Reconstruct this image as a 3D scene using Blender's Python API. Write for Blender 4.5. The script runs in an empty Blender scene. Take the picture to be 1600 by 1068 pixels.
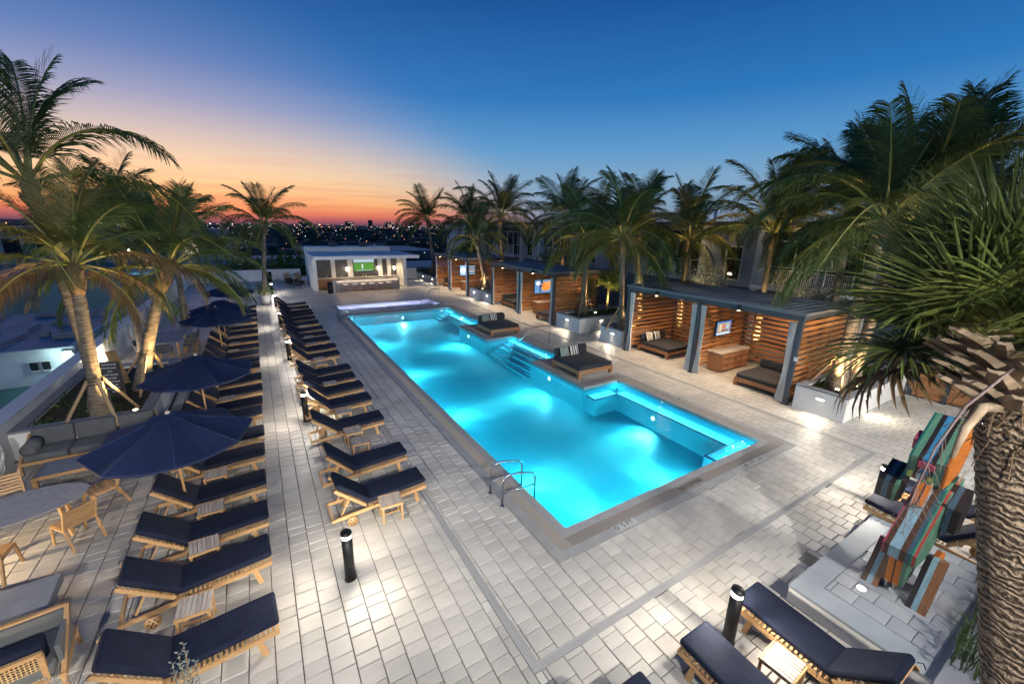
import bpy, math, random
from mathutils import Vector, Matrix
R = math.radians
rnd = random.Random(7)
sc = bpy.context.scene
col = sc.collection

# ------------------------------------------------------------------ camera
cam_d = bpy.data.cameras.new('camera'); cam = bpy.data.objects.new('camera', cam_d); col.objects.link(cam)
sc.camera = cam
cam_d.sensor_width = 36.0; cam_d.sensor_fit = 'HORIZONTAL'
cam_d.lens = 641.982 / 1600 * 36.0
cam_d.clip_start = 0.05; cam_d.clip_end = 20000
_rt = Vector((0.853901976, -0.520094927, 0.01877983)); _up = Vector((0.1235844, 0.237691855, 0.963446666)); _fw = Vector((0.505547536, 0.820368118, -0.267241165))
M = Matrix.Identity(4)
for i in range(3):
    M[i][0] = _rt[i]; M[i][1] = _up[i]; M[i][2] = -_fw[i]
M[0][3], M[1][3], M[2][3] = 0, 0, 6.0
cam.matrix_world = M

# ------------------------------------------------------------------ world
SUN_AZ = R(-8)      # sunset azimuth, measured from +Y towards +X
w = bpy.data.worlds.new('World'); sc.world = w; w.use_nodes = True
wn, wl = w.node_tree.nodes, w.node_tree.links
wn.clear()
def N(t, nodes, **k):
    n = nodes.new(t)
    for a, b in k.items(): setattr(n, a, b)
    return n
def ramp(nodes, stops, interp='EASE'):
    r = nodes.new('ShaderNodeValToRGB'); r.color_ramp.interpolation = interp
    el = r.color_ramp.elements
    while len(el) > 1: el.remove(el[-1])
    el[0].position = stops[0][0]; el[0].color = (*stops[0][1], 1)
    for p, c in stops[1:]:
        e = el.new(p); e.color = (*c, 1)
    return r
out = N('ShaderNodeOutputWorld', wn); bg = N('ShaderNodeBackground', wn)
tc = N('ShaderNodeTexCoord', wn)
nrm = N('ShaderNodeVectorMath', wn, operation='NORMALIZE'); wl.new(tc.outputs['Generated'], nrm.inputs[0])
sep = N('ShaderNodeSeparateXYZ', wn); wl.new(nrm.outputs[0], sep.inputs[0])
asn = N('ShaderNodeMath', wn, operation='ARCSINE'); wl.new(sep.outputs[2], asn.inputs[0])
ele = N('ShaderNodeMath', wn, operation='DIVIDE'); wl.new(asn.outputs[0], ele.inputs[0]); ele.inputs[1].default_value = R(60)
dsun = N('ShaderNodeVectorMath', wn, operation='DOT_PRODUCT')
flat = N('ShaderNodeCombineXYZ', wn); wl.new(sep.outputs[0], flat.inputs[0]); wl.new(sep.outputs[1], flat.inputs[1])
fn = N('ShaderNodeVectorMath', wn, operation='NORMALIZE'); wl.new(flat.outputs[0], fn.inputs[0])
wl.new(fn.outputs[0], dsun.inputs[0]); dsun.inputs[1].default_value = (math.sin(SUN_AZ), math.cos(SUN_AZ), 0)
azf = N('ShaderNodeMapRange', wn, interpolation_type='SMOOTHSTEP'); elk = N('ShaderNodeMath', wn, operation='MULTIPLY_ADD'); wl.new(ele.outputs[0], elk.inputs[0]); elk.inputs[1].default_value = -.81; wl.new(dsun.outputs['Value'], elk.inputs[2]); wl.new(elk.outputs[0], azf.inputs[0])
azf.inputs[1].default_value = 0.66; azf.inputs[2].default_value = 0.92
# e/60deg positions
near = ramp(wn, [(0.0, (.15, .07, .12)), (.010, (.46, .12, .13)), (.020, (.78, .22, .12)), (.038, (.92, .42, .18)), (.068, (.93, .60, .32)), (.105, (.85, .62, .44)), (.15, (.62, .51, .50)), (.2, (.37, .36, .53)), (.267, (.19, .24, .48)), (.4, (.065, .125, .29)), (.6, (.02, .075, .24)), (1.0, (.008, .05, .18))], 'LINEAR')
away = ramp(wn, [(0.0, (.16, .19, .27)), (.05, (.22, .34, .49)), (.10, (.21, .38, .57)), (.16, (.10, .31, .60)), (.25, (.020, .18, .50)), (.4, (.005, .085, .32)), (1.0, (.004, .045, .19))], 'LINEAR')
wl.new(ele.outputs[0], near.inputs[0]); wl.new(ele.outputs[0], away.inputs[0])
# thin low streaks of cloud
mp = N('ShaderNodeMapping', wn); wl.new(nrm.outputs[0], mp.inputs[0]); mp.inputs['Scale'].default_value = (3.0, 3.0, 60.0)
ns = N('ShaderNodeTexNoise', wn); wl.new(mp.outputs[0], ns.inputs[0]); ns.inputs['Scale'].default_value = 1.6; ns.inputs['Detail'].default_value = 3
cr = ramp(wn, [(.46, (0, 0, 0)), (.66, (1, 1, 1))]); wl.new(ns.outputs[0], cr.inputs[0])
band = ramp(wn, [(0.0, (.3, .3, .3)), (.03, (1, 1, 1)), (.09, (.6, .6, .6)), (.15, (0, 0, 0))]); wl.new(ele.outputs[0], band.inputs[0])
cm = N('ShaderNodeMath', wn, operation='MULTIPLY'); wl.new(cr.outputs[0], cm.inputs[0]); wl.new(band.outputs[0], cm.inputs[1])
cm2 = N('ShaderNodeMath', wn, operation='MULTIPLY'); wl.new(cm.outputs[0], cm2.inputs[0]); cm2.inputs[1].default_value = .28
cl = N('ShaderNodeMix', wn, data_type='RGBA'); wl.new(cm2.outputs[0], cl.inputs[0]); wl.new(near.outputs[0], cl.inputs[6]); cl.inputs[7].default_value = (.62, .12, .16, 1)
mx = N('ShaderNodeMix', wn, data_type='RGBA'); wl.new(azf.outputs[0], mx.inputs[0]); wl.new(away.outputs[0], mx.inputs[6]); wl.new(cl.outputs[2], mx.inputs[7])
sky = N('ShaderNodeTexSky', wn, sky_type='NISHITA'); sky.sun_disc = False; sky.sun_elevation = R(0.5); sky.sun_rotation = SUN_AZ; sky.air_density = 1.0; sky.dust_density = 1.5
skm = N('ShaderNodeVectorMath', wn, operation='SCALE'); wl.new(sky.outputs[0], skm.inputs[0]); skm.inputs['Scale'].default_value = 0.015
add = N('ShaderNodeVectorMath', wn, operation='ADD'); wl.new(mx.outputs[2], add.inputs[0]); wl.new(skm.outputs[0], add.inputs[1])
wl.new(add.outputs[0], bg.inputs[0]); bg.inputs[1].default_value = 1.0
wl.new(bg.outputs[0], out.inputs[0])
# last glow of the sun, far below the strength of day
sd = bpy.data.lights.new('sun', 'SUN'); sd.energy = 0.06; sd.angle = R(12); sd.color = (1, .62, .4)
so = bpy.data.objects.new('sun', sd); col.objects.link(so)
so.rotation_euler = Vector((-math.sin(SUN_AZ), -math.cos(SUN_AZ), -math.tan(R(3)))).to_track_quat('-Z', 'Y').to_euler()

sc.render.engine = 'CYCLES'
sc.view_settings.view_transform = 'Standard'; sc.view_settings.look = 'None'
sc.view_settings.exposure = 0.0; sc.view_settings.gamma = 1.0; sc.view_settings.use_curve_mapping = False
sc.cycles.use_denoising = True
sc.cycles.max_bounces = 6; sc.cycles.transparent_max_bounces = 16; sc.cycles.diffuse_bounces = 3; sc.cycles.glossy_bounces = 3
sc.cycles.sample_clamp_indirect = 4.0; sc.cycles.caustics_reflective = False; sc.cycles.caustics_refractive = False
sc.cycles.use_light_tree = True

# ------------------------------------------------------------------ materials
def mat(name, c, rough=.6, metal=0.0, c2=None, nscale=6.0, bump=0.0, bscale=40.0, jitter=0.0, island=0.0, emit=None, estr=0.0, spec=.5, stretch=None, sheen=0.0, space='Object'):
    m = bpy.data.materials.new(name); m.use_nodes = True
    nt = m.node_tree; n, l = nt.nodes, nt.links
    b = n['Principled BSDF']; b.inputs['Roughness'].default_value = rough; b.inputs['Metallic'].default_value = metal
    b.inputs['Specular IOR Level'].default_value = spec
    b.inputs['Base Color'].default_value = (*c, 1)
    if sheen: b.inputs['Sheen Weight'].default_value = sheen
    src = None
    if c2 is not None or bump:
        t = n.new('ShaderNodeTexCoord'); mp = n.new('ShaderNodeMapping'); l.new(t.outputs[space], mp.inputs[0])
        if stretch: mp.inputs['Scale'].default_value = stretch
    if c2 is not None:
        ns = n.new('ShaderNodeTexNoise'); ns.inputs['Scale'].default_value = nscale; ns.inputs['Detail'].default_value = 6
        l.new(mp.outputs[0], ns.inputs[0])
        r = n.new('ShaderNodeValToRGB'); r.color_ramp.elements[0].position = .34; r.color_ramp.elements[1].position = .66
        r.color_ramp.elements[0].color = (*c, 1); r.color_ramp.elements[1].color = (*c2, 1)
        l.new(ns.outputs[0], r.inputs[0]); src = r.outputs[0]
    if jitter or island:
        if island: g = n.new('ShaderNodeNewGeometry'); ro = g.outputs['Random Per Island']; amt = island
        else: g = n.new('ShaderNodeObjectInfo'); ro = g.outputs['Random']; amt = jitter
        mr = n.new('ShaderNodeMapRange'); l.new(ro, mr.inputs[0]); mr.inputs[3].default_value = 1 - amt; mr.inputs[4].default_value = 1 + amt
        hs = n.new('ShaderNodeHueSaturation'); l.new(mr.outputs[0], hs.inputs['Value'])
        if src is None: hs.inputs['Color'].default_value = (*c, 1)
        else: l.new(src, hs.inputs['Color'])
        src = hs.outputs[0]
    if src is not None: l.new(src, b.inputs['Base Color'])
    if bump:
        nb = n.new('ShaderNodeTexNoise'); nb.inputs['Scale'].default_value = bscale; nb.inputs['Detail'].default_value = 4; l.new(mp.outputs[0], nb.inputs[0])
        bu = n.new('ShaderNodeBump'); bu.inputs['Strength'].default_value = bump; bu.inputs['Distance'].default_value = .02
        l.new(nb.outputs[0], bu.inputs['Height']); l.new(bu.outputs[0], b.inputs['Normal'])
    if emit is not None:
        b.inputs['Emission Color'].default_value = (*emit, 1); b.inputs['Emission Strength'].default_value = estr
    return m

def paver_mat(name, c, c2, island):
    m = mat(name, c, .45, c2=c2, nscale=1.3, bump=.25, bscale=60, island=island, space='Object')
    nt = m.node_tree; n, l = nt.nodes, nt.links
    b = n['Principled BSDF']
    src = b.inputs['Base Color'].links[0].from_socket
    t = n.new('ShaderNodeNewGeometry')
    sp = n.new('ShaderNodeTexNoise'); sp.inputs['Scale'].default_value = 90; sp.inputs['Detail'].default_value = 3; l.new(t.outputs['Position'], sp.inputs[0])
    st = n.new('ShaderNodeTexNoise'); st.inputs['Scale'].default_value = .45; st.inputs['Detail'].default_value = 5; l.new(t.outputs['Position'], st.inputs[0])
    r1 = n.new('ShaderNodeMapRange'); l.new(sp.outputs[0], r1.inputs[0]); r1.inputs[1].default_value = .3; r1.inputs[2].default_value = .7; r1.inputs[3].default_value = .86; r1.inputs[4].default_value = 1.1
    r2 = n.new('ShaderNodeMapRange'); l.new(st.outputs[0], r2.inputs[0]); r2.inputs[1].default_value = .3; r2.inputs[2].default_value = .7; r2.inputs[3].default_value = .74; r2.inputs[4].default_value = 1.10
    mu = n.new('ShaderNodeMath'); mu.operation = 'MULTIPLY'; l.new(r1.outputs[0], mu.inputs[0]); l.new(r2.outputs[0], mu.inputs[1])
    hs = n.new('ShaderNodeHueSaturation'); l.new(mu.outputs[0], hs.inputs['Value']); l.new(src, hs.inputs['Color']); l.new(hs.outputs[0], b.inputs['Base Color'])
    return m
PAVER = paver_mat('concrete_paver', (.42, .40, .36), (.50, .48, .435), .08)
PAVER_S = paver_mat('stage_paver', (.30, .32, .34), (.36, .38, .40), .09)
JOINT = mat('joint_sand', (.05, .047, .042), .9)
COPE = mat('coping_stone', (.25, .25, .245), .55, c2=(.31, .31, .30), nscale=3, bump=.1)
GRATE = mat('overflow_grate', (.30, .27, .24), .55)
GRATE_D = mat('overflow_gutter', (.05, .047, .045), .8)
STEEL_D = mat('drain_steel', (.30, .30, .295), .5)
STUCCO = mat('white_stucco', (.74, .73, .69), .75, c2=(.81, .80, .77), nscale=2, bump=.12, bscale=120)
STUCCO_G = mat('grey_stucco', (.40, .40, .42), .8, c2=(.46, .46, .48), nscale=1.2, bump=.1, bscale=80)
CAPST = mat('grey_capstone', (.20, .21, .23), .6, c2=(.25, .26, .28), nscale=3, bump=.08)
PARCAP = mat('parapet_cap', (.55, .57, .6), .45)
TEAK = mat('teak', (.42, .245, .105), .55, c2=(.52, .32, .15), nscale=9, bump=.12, bscale=60, jitter=.12, stretch=(1, 6, 6))
TEAK_G = mat('weathered_teak', (.33, .28, .235), .65, c2=(.42, .37, .32), nscale=8, bump=.1, island=.14, stretch=(5, 1, 5))
OVAL = mat('weathered_slat', (.27, .26, .27), .6, c2=(.33, .32, .33), nscale=8, island=.12)
SLATW = mat('cabana_cedar', (.34, .145, .048), .5, c2=(.47, .215, .075), nscale=5, bump=.1, jitter=.22, stretch=(1.2, 1.2, 14))
IPE = mat('ipe_wood', (.26, .115, .05), .5, c2=(.34, .16, .075), nscale=7, jitter=.1, stretch=(1, 1, 9))
NAVY = mat('navy_cushion', (.005, .008, .022), .85, c2=(.008, .013, .031), nscale=5, bump=.8, bscale=3.5, jitter=.12, spec=.25)
BLACKF = mat('black_cushion', (.010, .011, .016), .8, c2=(.015, .016, .022), nscale=4, bump=.2, bscale=6, sheen=.05)
GREYF = mat('grey_cushion', (.10, .105, .11), .85, c2=(.125, .13, .135), nscale=4, bump=.25, bscale=9, sheen=.05)
UMB = mat('navy_canvas', (.004, .012, .05), .8, c2=(.0055, .016, .062), nscale=2, bump=.12, bscale=4)
CONC = mat('cast_concrete', (.20, .215, .235), .6, c2=(.25, .265, .285), nscale=4, bump=.08)
BLACKM = mat('black_metal', (.012, .012, .013), .45, .3)
DGREY = mat('charcoal_metal', (.055, .062, .078), .5, .2, c2=(.065, .072, .088), nscale=3)
BEAMG = mat('grey_beam', (.17, .18, .20), .5, .2)
CHROME = mat('stainless_steel', (.62, .64, .66), .18, 1.0)
CURT = mat('curtain_cloth', (.60, .60, .57), .85, c2=(.68, .68, .65), nscale=3, bump=.1)
CANE = mat('woven_cane', (.55, .38, .18), .6)
DARKP = mat('bar_tile', (.05, .05, .055), .5, c2=(.085, .085, .09), nscale=5, stretch=(6, 6, .6))
BARPANEL = mat('bar_panel', (.10, .115, .14), .4, c2=(.15, .165, .19), nscale=3)
MARBLE = mat('stone_top', (.55, .50, .45), .3, c2=(.63, .58, .53), nscale=4)
WHITEP = mat('white_paint', (.72, .72, .72), .4)
GLASSD = mat('dark_glass', (.015, .018, .022), .08, spec=.8)
SOIL = mat('mulch', (.035, .022, .014), .95, c2=(.06, .04, .025), nscale=30, bump=.6, bscale=30)
TRUNK = mat('palm_trunk', (.11, .085, .06), .9, c2=(.30, .245, .18), nscale=5, bump=.9, bscale=22, stretch=(1, 1, 4.5))
FIBRE = mat('palm_fibre', (.13, .08, .04), .95, c2=(.22, .145, .08), nscale=14, bump=.8, bscale=40)
SABALT = mat('sabal_trunk', (.15, .10, .065), .95, c2=(.42, .32, .21), nscale=4.5, bump=1.0, bscale=14, stretch=(1, 1, 5))
def ring_bark(m):
    nt = m.node_tree; n, l = nt.nodes, nt.links; b = n['Principled BSDF']
    t = n.new('ShaderNodeTexCoord'); wv = n.new('ShaderNodeTexWave'); wv.wave_type = 'BANDS'; wv.bands_direction = 'Z'; wv.inputs['Scale'].default_value = 7.5; wv.inputs['Distortion'].default_value = 9.0; wv.inputs['Detail'].default_value = 4; wv.inputs['Detail Scale'].default_value = 1.6
    l.new(t.outputs['Object'], wv.inputs[0])
    ns = n.new('ShaderNodeTexNoise'); ns.inputs['Scale'].default_value = 45; ns.inputs['Detail'].default_value = 6; l.new(t.outputs['Object'], ns.inputs[0])
    r = n.new('ShaderNodeValToRGB'); e = r.color_ramp.elements; e[0].position = .12; e[0].color = (.085, .056, .034, 1); e[1].position = .55; e[1].color = (.40, .30, .20, 1)
    l.new(wv.outputs[0], r.inputs[0])
    mx = n.new('ShaderNodeMix'); mx.data_type = 'RGBA'; mx.blend_type = 'MULTIPLY'; mx.inputs[0].default_value = .75
    r2 = n.new('ShaderNodeMapRange'); l.new(ns.outputs[0], r2.inputs[0]); r2.inputs[1].default_value = .3; r2.inputs[2].default_value = .65; r2.inputs[3].default_value = .35; r2.inputs[4].default_value = 1.15
    l.new(r.outputs[0], mx.inputs[6]); l.new(r2.outputs[0], mx.inputs[7]); l.new(mx.outputs[2], b.inputs['Base Color'])
    ad = n.new('ShaderNodeMath'); ad.operation = 'MULTIPLY_ADD'; l.new(ns.outputs[0], ad.inputs[0]); ad.inputs[1].default_value = .6; l.new(wv.outputs[0], ad.inputs[2])
    bu = n.new('ShaderNodeBump'); bu.inputs['Strength'].default_value = 1.0; bu.inputs['Distance'].default_value = .03; l.new(ad.outputs[0], bu.inputs['Height']); l.new(bu.outputs[0], b.inputs['Normal'])
ring_bark(SABALT)
BOOT = mat('leaf_boot', (.22, .155, .10), .85, c2=(.38, .285, .19), nscale=6, bump=.5, bscale=18, jitter=.2)
def leafmat(name, c, c2, isl=.3):
    m = mat(name, c, .5, c2=c2, nscale=2.5, island=isl, spec=.4)
    nt = m.node_tree; n, l = nt.nodes, nt.links
    b = n['Principled BSDF']; o = n['Material Output']
    tr = n.new('ShaderNodeBsdfTranslucent'); l.new(b.inputs['Base Color'].links[0].from_socket, tr.inputs[0])
    mx = n.new('ShaderNodeMixShader'); mx.inputs[0].default_value = .3
    l.new(b.outputs[0], mx.inputs[1]); l.new(tr.outputs[0], mx.inputs[2]); l.new(mx.outputs[0], o.inputs[0])
    return m
LEAF = leafmat('frond_green', (.050, .088, .020), (.105, .135, .030))
LEAFY = leafmat('frond_yellow', (.20, .17, .035), (.13, .135, .03))
LEAFD = leafmat('frond_dry', (.20, .12, .05), (.13, .085, .035))
RACH = mat('frond_stem', (.28, .27, .07), .5)
SABAL = leafmat('sabal_green', (.055, .095, .025), (.15, .17, .04), .5)
SHRUB = leafmat('shrub_leaf', (.04, .085, .018), (.10, .14, .03), .4)
SILV = leafmat('silver_leaf', (.20, .25, .22), (.28, .32, .29), .3)
GRASSM = leafmat('grass_blade', (.03, .06, .02), (.06, .10, .03), .4)
ROPE = mat('white_ring', (.68, .67, .64), .6)
LUMBER = mat('brace_lumber', (.34, .23, .12), .75, c2=(.42, .30, .17), nscale=6, jitter=.1, stretch=(1, 1, 8))
DARKL = mat('dark_land', (.012, .016, .018), .95, c2=(.025, .032, .03), nscale=.05)
FARTREE = mat('far_tree', (.010, .016, .010), .95, c2=(.022, .032, .018), nscale=.4)
CITYB = mat('city_block', (.05, .055, .065), .85, c2=(.09, .095, .11), nscale=.05)
ROOFN = mat('neighbour_roof', (.015, .045, .10), .5, c2=(.09, .17, .26), nscale=.9, bump=.2, bscale=3, stretch=(1, .35, 1))
TEALR = mat('teal_roof', (.02, .07, .08), .6, c2=(.03, .095, .10), nscale=.6)
def em(name, c, s, base=(.8, .8, .8)): return mat(name, base, .5, emit=c, estr=s)
LENS = em('lamp_lens', (1, .93, .80), 16)
STEPL = em('step_lens', (1, .86, .66), 22)
DOWNL = em('downlight_lens', (1, .68, .36), 60)
SCONC = em('sconce_glass', (1, .80, .55), 14)
UPL = em('uplight_lens', (1, .72, .36), 60)
POOLL = em('pool_lens', (.75, 1, .95), 6)
TEAL_E = em('flood_lens', (.75, 1, .93), 600)

# ------------------------------------------------------------------ mesh builder
class MB:
    def __init__(s): s.v = []; s.f = []; s.m = []; s.sm = []
    def add(s, vs, fs, mi=0, smooth=False, T=None):
        o = len(s.v)
        if T is not None: vs = [T @ Vector(p) for p in vs]
        s.v.extend([tuple(p) for p in vs]); s.f.extend([tuple(i + o for i in f) for f in fs])
        s.m.extend([mi] * len(fs)); s.sm.extend([smooth] * len(fs)); return s
    def box(s, c, d, mi=0, rz=0.0, T=None, rot=None, bev=0.0):
        x, y, z = d[0] / 2, d[1] / 2, d[2] / 2
        m = Matrix.Translation(c) @ (rot if rot is not None else Matrix.Rotation(rz, 4, 'Z'))
        if T is not None: m = T @ m
        if bev <= 0:
            vs = [(a * x, b * y, e * z) for a in (-1, 1) for b in (-1, 1) for e in (-1, 1)]
            fs = [(0, 1, 3, 2), (4, 6, 7, 5), (0, 4, 5, 1), (2, 3, 7, 6), (0, 2, 6, 4), (1, 5, 7, 3)]
            return s.add(vs, fs, mi, False, m)
        return s.rbox(x, y, z, bev, 1, mi, m, False)
    def rbox(s, x, y, z, r, seg, mi, m, smooth=True):
        r = min(r, x, y, z)
        def axis(h):
            a = [h - r + r * math.sin(k * math.pi / 2 / (seg + 0) / 1.0) if seg > 1 else (h - r if k == 0 else h) for k in range(seg + 1)] if seg > 1 else [h - r, h]
            a = sorted(set(round(q, 6) for q in a)); return [-q for q in reversed(a)] + a
        ax = [axis(x), axis(y), axis(z)]; h = (x, y, z); idx = {}; vs = []; fs = []
        def V(p):
            q = [max(-(h[i] - r), min(h[i] - r, p[i])) for i in range(3)]
            d = Vector((p[0] - q[0], p[1] - q[1], p[2] - q[2]))
            if d.length > 1e-9:
                d = d.normalized() * r
            k = (round(q[0] + d.x, 5), round(q[1] + d.y, 5), round(q[2] + d.z, 5))
            if k not in idx: idx[k] = len(vs); vs.append(k)
            return idx[k]
        for a in range(3):
            b, c = (a + 1) % 3, (a + 2) % 3
            for sg in (-1, 1):
                for i in range(len(ax[b]) - 1):
                    for j in range(len(ax[c]) - 1):
                        q = []
                        for (u, v) in ((i, j), (i + 1, j), (i + 1, j + 1), (i, j + 1)):
                            p = [0, 0, 0]; p[a] = sg * h[a]; p[b] = ax[b][u]; p[c] = ax[c][v]; q.append(V(p))
                        if sg < 0: q.reverse()
                        u = []
                        for t in q:
                            if t not in u: u.append(t)
                        if len(u) >= 3: fs.append(tuple(u))
        return s.add(vs, fs, mi, smooth, m)
    def cushion(s, c, d, r, mi=0, rot=None, T=None, seg=3):
        m = Matrix.Translation(c) @ (rot if rot is not None else Matrix.Identity(4))
        if T is not None: m = T @ m
        return s.rbox(d[0] / 2, d[1] / 2, d[2] / 2, r, seg, mi, m, True)
    def beam(s, a, b, wd, ht, mi=0, up=(0, 0, 1)):
        a, b = Vector(a), Vector(b); d = (b - a); L = d.length; d.normalize()
        u = Vector(up)
        if abs(d.dot(u)) > .99: u = Vector((1, 0, 0))
        sx = d.cross(u).normalized(); uz = sx.cross(d)
        m = Matrix((( d.x, sx.x, uz.x, 0), (d.y, sx.y, uz.y, 0), (d.z, sx.z, uz.z, 0), (0, 0, 0, 1)))
        return s.box((0, 0, 0), (L, wd, ht), mi, T=Matrix.Translation((a + b) / 2) @ m)
    def tube(s, pts, r, n=8, mi=0, smooth=True, cap=True):
        pts = [Vector(p) for p in pts]; k = len(pts)
        rr = r if isinstance(r, (list, tuple)) else [r] * k
        vs = []; fs = []
        pu = None
        for i, p in enumerate(pts):
            d = (pts[min(i + 1, k - 1)] - pts[max(i - 1, 0)])
            if d.length < 1e-9: d = Vector((0, 0, 1))
            d.normalize()
            if pu is None:
                u = Vector((0, 0, 1)) if abs(d.z) < .9 else Vector((1, 0, 0))
                u = (u - d * u.dot(d)).normalized()
            else: u = (pu - d * pu.dot(d)).normalized()
            pu = u; v = d.cross(u)
            for j in range(n):
                a = 2 * math.pi * j / n
                vs.append(p + (u * math.cos(a) + v * math.sin(a)) * rr[i])
        for i in range(k - 1):
            for j in range(n):
                fs.append((i * n + j, i * n + (j + 1) % n, (i + 1) * n + (j + 1) % n, (i + 1) * n + j))
        if cap: fs.append(tuple(range(n - 1, -1, -1))); fs.append(tuple(range((k - 1) * n, k * n)))
        return s.add(vs, fs, mi, smooth)
    def cyl(s, c, r, h, n=16, mi=0, smooth=True, r2=None, axis='z'):
        c = Vector(c); ax = {'x': Vector((1, 0, 0)), 'y': Vector((0, 1, 0)), 'z': Vector((0, 0, 1))}[axis]
        return s.tube([c, c + ax * h], [r, r if r2 is None else r2], n, mi, smooth)
    def prism(s, poly, z0, z1, mi=0, T=None):
        n = len(poly); vs = [(p[0], p[1], z0) for p in poly] + [(p[0], p[1], z1) for p in poly]
        fs = [tuple(range(n - 1, -1, -1)), tuple(range(n, 2 * n))] + [(i, (i + 1) % n, n + (i + 1) % n, n + i) for i in range(n)]
        return s.add(vs, fs, mi, False, T)
    def prism_y(s, poly, y0, y1, mi=0, T=None):
        n = len(poly); vs = [(p[0], y0, p[1]) for p in poly] + [(p[0], y1, p[1]) for p in poly]
        fs = [tuple(range(n)), tuple(range(2 * n - 1, n - 1, -1))] + [(i, n + i, n + (i + 1) % n, (i + 1) % n) for i in range(n)]
        return s.add(vs, fs, mi, False, T)
    def mesh(s, name, mats):
        me = bpy.data.meshes.new(name); me.from_pydata(s.v, [], s.f)
        for m in (mats if isinstance(mats, (list, tuple)) else [mats]): me.materials.append(m)
        me.polygons.foreach_set('material_index', s.m); me.polygons.foreach_set('use_smooth', s.sm)
        me.update(); return me

def put(name, me, parent=None, loc=None, rz=None, kind=None):
    o = bpy.data.objects.new(name, me); col.objects.link(o)
    if parent is not None: o.parent = parent
    if loc is not None: o.location = loc
    if rz is not None: o.rotation_euler = (0, 0, rz)
    if kind: o['kind'] = kind
    return o
def obj(name, mb, mats, parent=None, kind=None, loc=None, rz=None):
    return put(name, mb.mesh(name, mats), parent, loc, rz, kind)
def tag(o, label, cat, group=None):
    o['label'] = label; o['category'] = cat
    if group: o['group'] = group
    return o
def thing(name, label, cat, loc=(0, 0, 0), rz=0.0, group=None):
    o = bpy.data.objects.new(name, None); col.objects.link(o); o.location = loc; o.rotation_euler = (0, 0, rz)
    o.empty_display_size = .1
    return tag(o, label, cat, group)
def copy_tree(o, parent=None):
    c = o.copy(); col.objects.link(c); c.parent = parent
    for ch in list(o.children): copy_tree(ch, c)
    return c
def inst(proto, loc, rz, label, group=None, used=set()):
    o = proto if proto.name not in used else copy_tree(proto)
    used.add(proto.name)
    o.location = loc; o.rotation_euler = (0, 0, rz); o['label'] = label
    if group: o['group'] = group
    return o
LG = {'step_lamp': 4.0, 'beam_lamp': 5.0, 'ceiling_lamp': 2.6, 'bollard_lamp': 2.7, 'bar_lamp': 1.5, 'counter_strip': .9, 'pool_lamp': 2.6, 'pool_beam': 6.0, 'spa_lamp': 14, 'uplight_lamp': 3.6, 'parapet_lamp': 6, 'flood_lamp': 1.3}
def lamp(kind, name, loc, energy, color=(1, .85, .65), radius=.05, aim=None, spot=100, blend=.6, parent=None, size=None):
    d = bpy.data.lights.new(name, kind); d.energy = energy * LG.get(name, 1); d.color = color
    if kind == 'SPOT': d.spot_size = R(spot); d.spot_blend = blend; d.shadow_soft_size = radius
    elif kind == 'POINT': d.shadow_soft_size = radius
    elif kind == 'AREA': d.shape = 'RECTANGLE'; d.size, d.size_y = size
    o = bpy.data.objects.new(name, d); col.objects.link(o); o.location = loc
    if aim is not None: o.rotation_euler = (Vector(aim) - Vector(loc)).to_track_quat('-Z', 'Y').to_euler()
    if parent is not None:
        o.parent = parent
    return o
ORD = ['first', 'second', 'third', 'fourth', 'fifth', 'sixth', 'seventh', 'eighth', 'ninth', 'tenth', 'eleventh', 'twelfth', 'thirteenth', 'fourteenth', 'fifteenth', 'sixteenth', 'seventeenth', 'eighteenth', 'nineteenth', 'twentieth', 'twenty-first', 'twenty-second']
def sub_rects(r, holes):
    res = [r]
    for h in holes:
        nx = []
        for a in res:
            x0, y0, x1, y1 = a; X0, Y0, X1, Y1 = h
            if x1 <= X0 or x0 >= X1 or y1 <= Y0 or y0 >= Y1: nx.append(a); continue
            if x0 < X0: nx.append((x0, y0, X0, y1))
            if x1 > X1: nx.append((X1, y0, x1, y1))
            cx0, cx1 = max(x0, X0), min(x1, X1)
            if y0 < Y0: nx.append((cx0, y0, cx1, Y0))
            if y1 > Y1: nx.append((cx0, Y1, cx1, y1))
        res = nx
    return res

# ------------------------------------------------------------------ setting: land, deck, pool
g = MB(); g.box((0, 2000, -12.6), (24000, 24000, 1))
obj('ground', g, DARKL, kind='structure')
WATER = [(4.8, 5.52, 12.2, 11.35), (4.8, 11.35, 10.36, 29.3), (10.36, 15.1, 12.1, 19.5), (10.36, 23.2, 12.2, 29.3)]
SPA = (4.75, 31.05, 12.2, 33.4)
E1, E2, E3 = .2, .47, .68          # coping, grate, outer stone
def grow(r, e): return (r[0] - e, r[1] - e, r[2] + e, r[3] + e)
COPZ = [grow(r, E3) for r in WATER if r[0] < 10] + [(10.36 - .01, 15.1 - E3, 12.1 + .3, 19.5 + E3), (10.3, 23.2 - E3, 12.2 + E3, 29.3 + E3)]
POOLH = WATER + [SPA]
DECK = (-6.0, .2, 24.0, 55.0)
DR = .06
drains = [(2.66 - DR, 3.45, 2.66 + DR, 31.0), (2.66 + DR, 3.45, 14.4 - DR, 3.45 + 2 * DR), (14.4 - DR, 3.45, 14.4 + DR, 39.0)]
spa_band = grow(SPA, .35)
STAGE = (6.97, -1.6, 10.42, 2.28)
base = MB()
for r in sub_rects((DECK[0], -1.5, DECK[2], DECK[3]), [grow(r, .03) for r in POOLH]):
    base.box(((r[0] + r[2]) / 2, (r[1] + r[3]) / 2, -.935), (r[2] - r[0], r[3] - r[1], 1.82))
obj('deck_base', base, JOINT, kind='structure')
deck = obj('deck', MB().box((0, -1.6, -.5), (12, .1, .3)), STUCCO, kind='structure')
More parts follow.
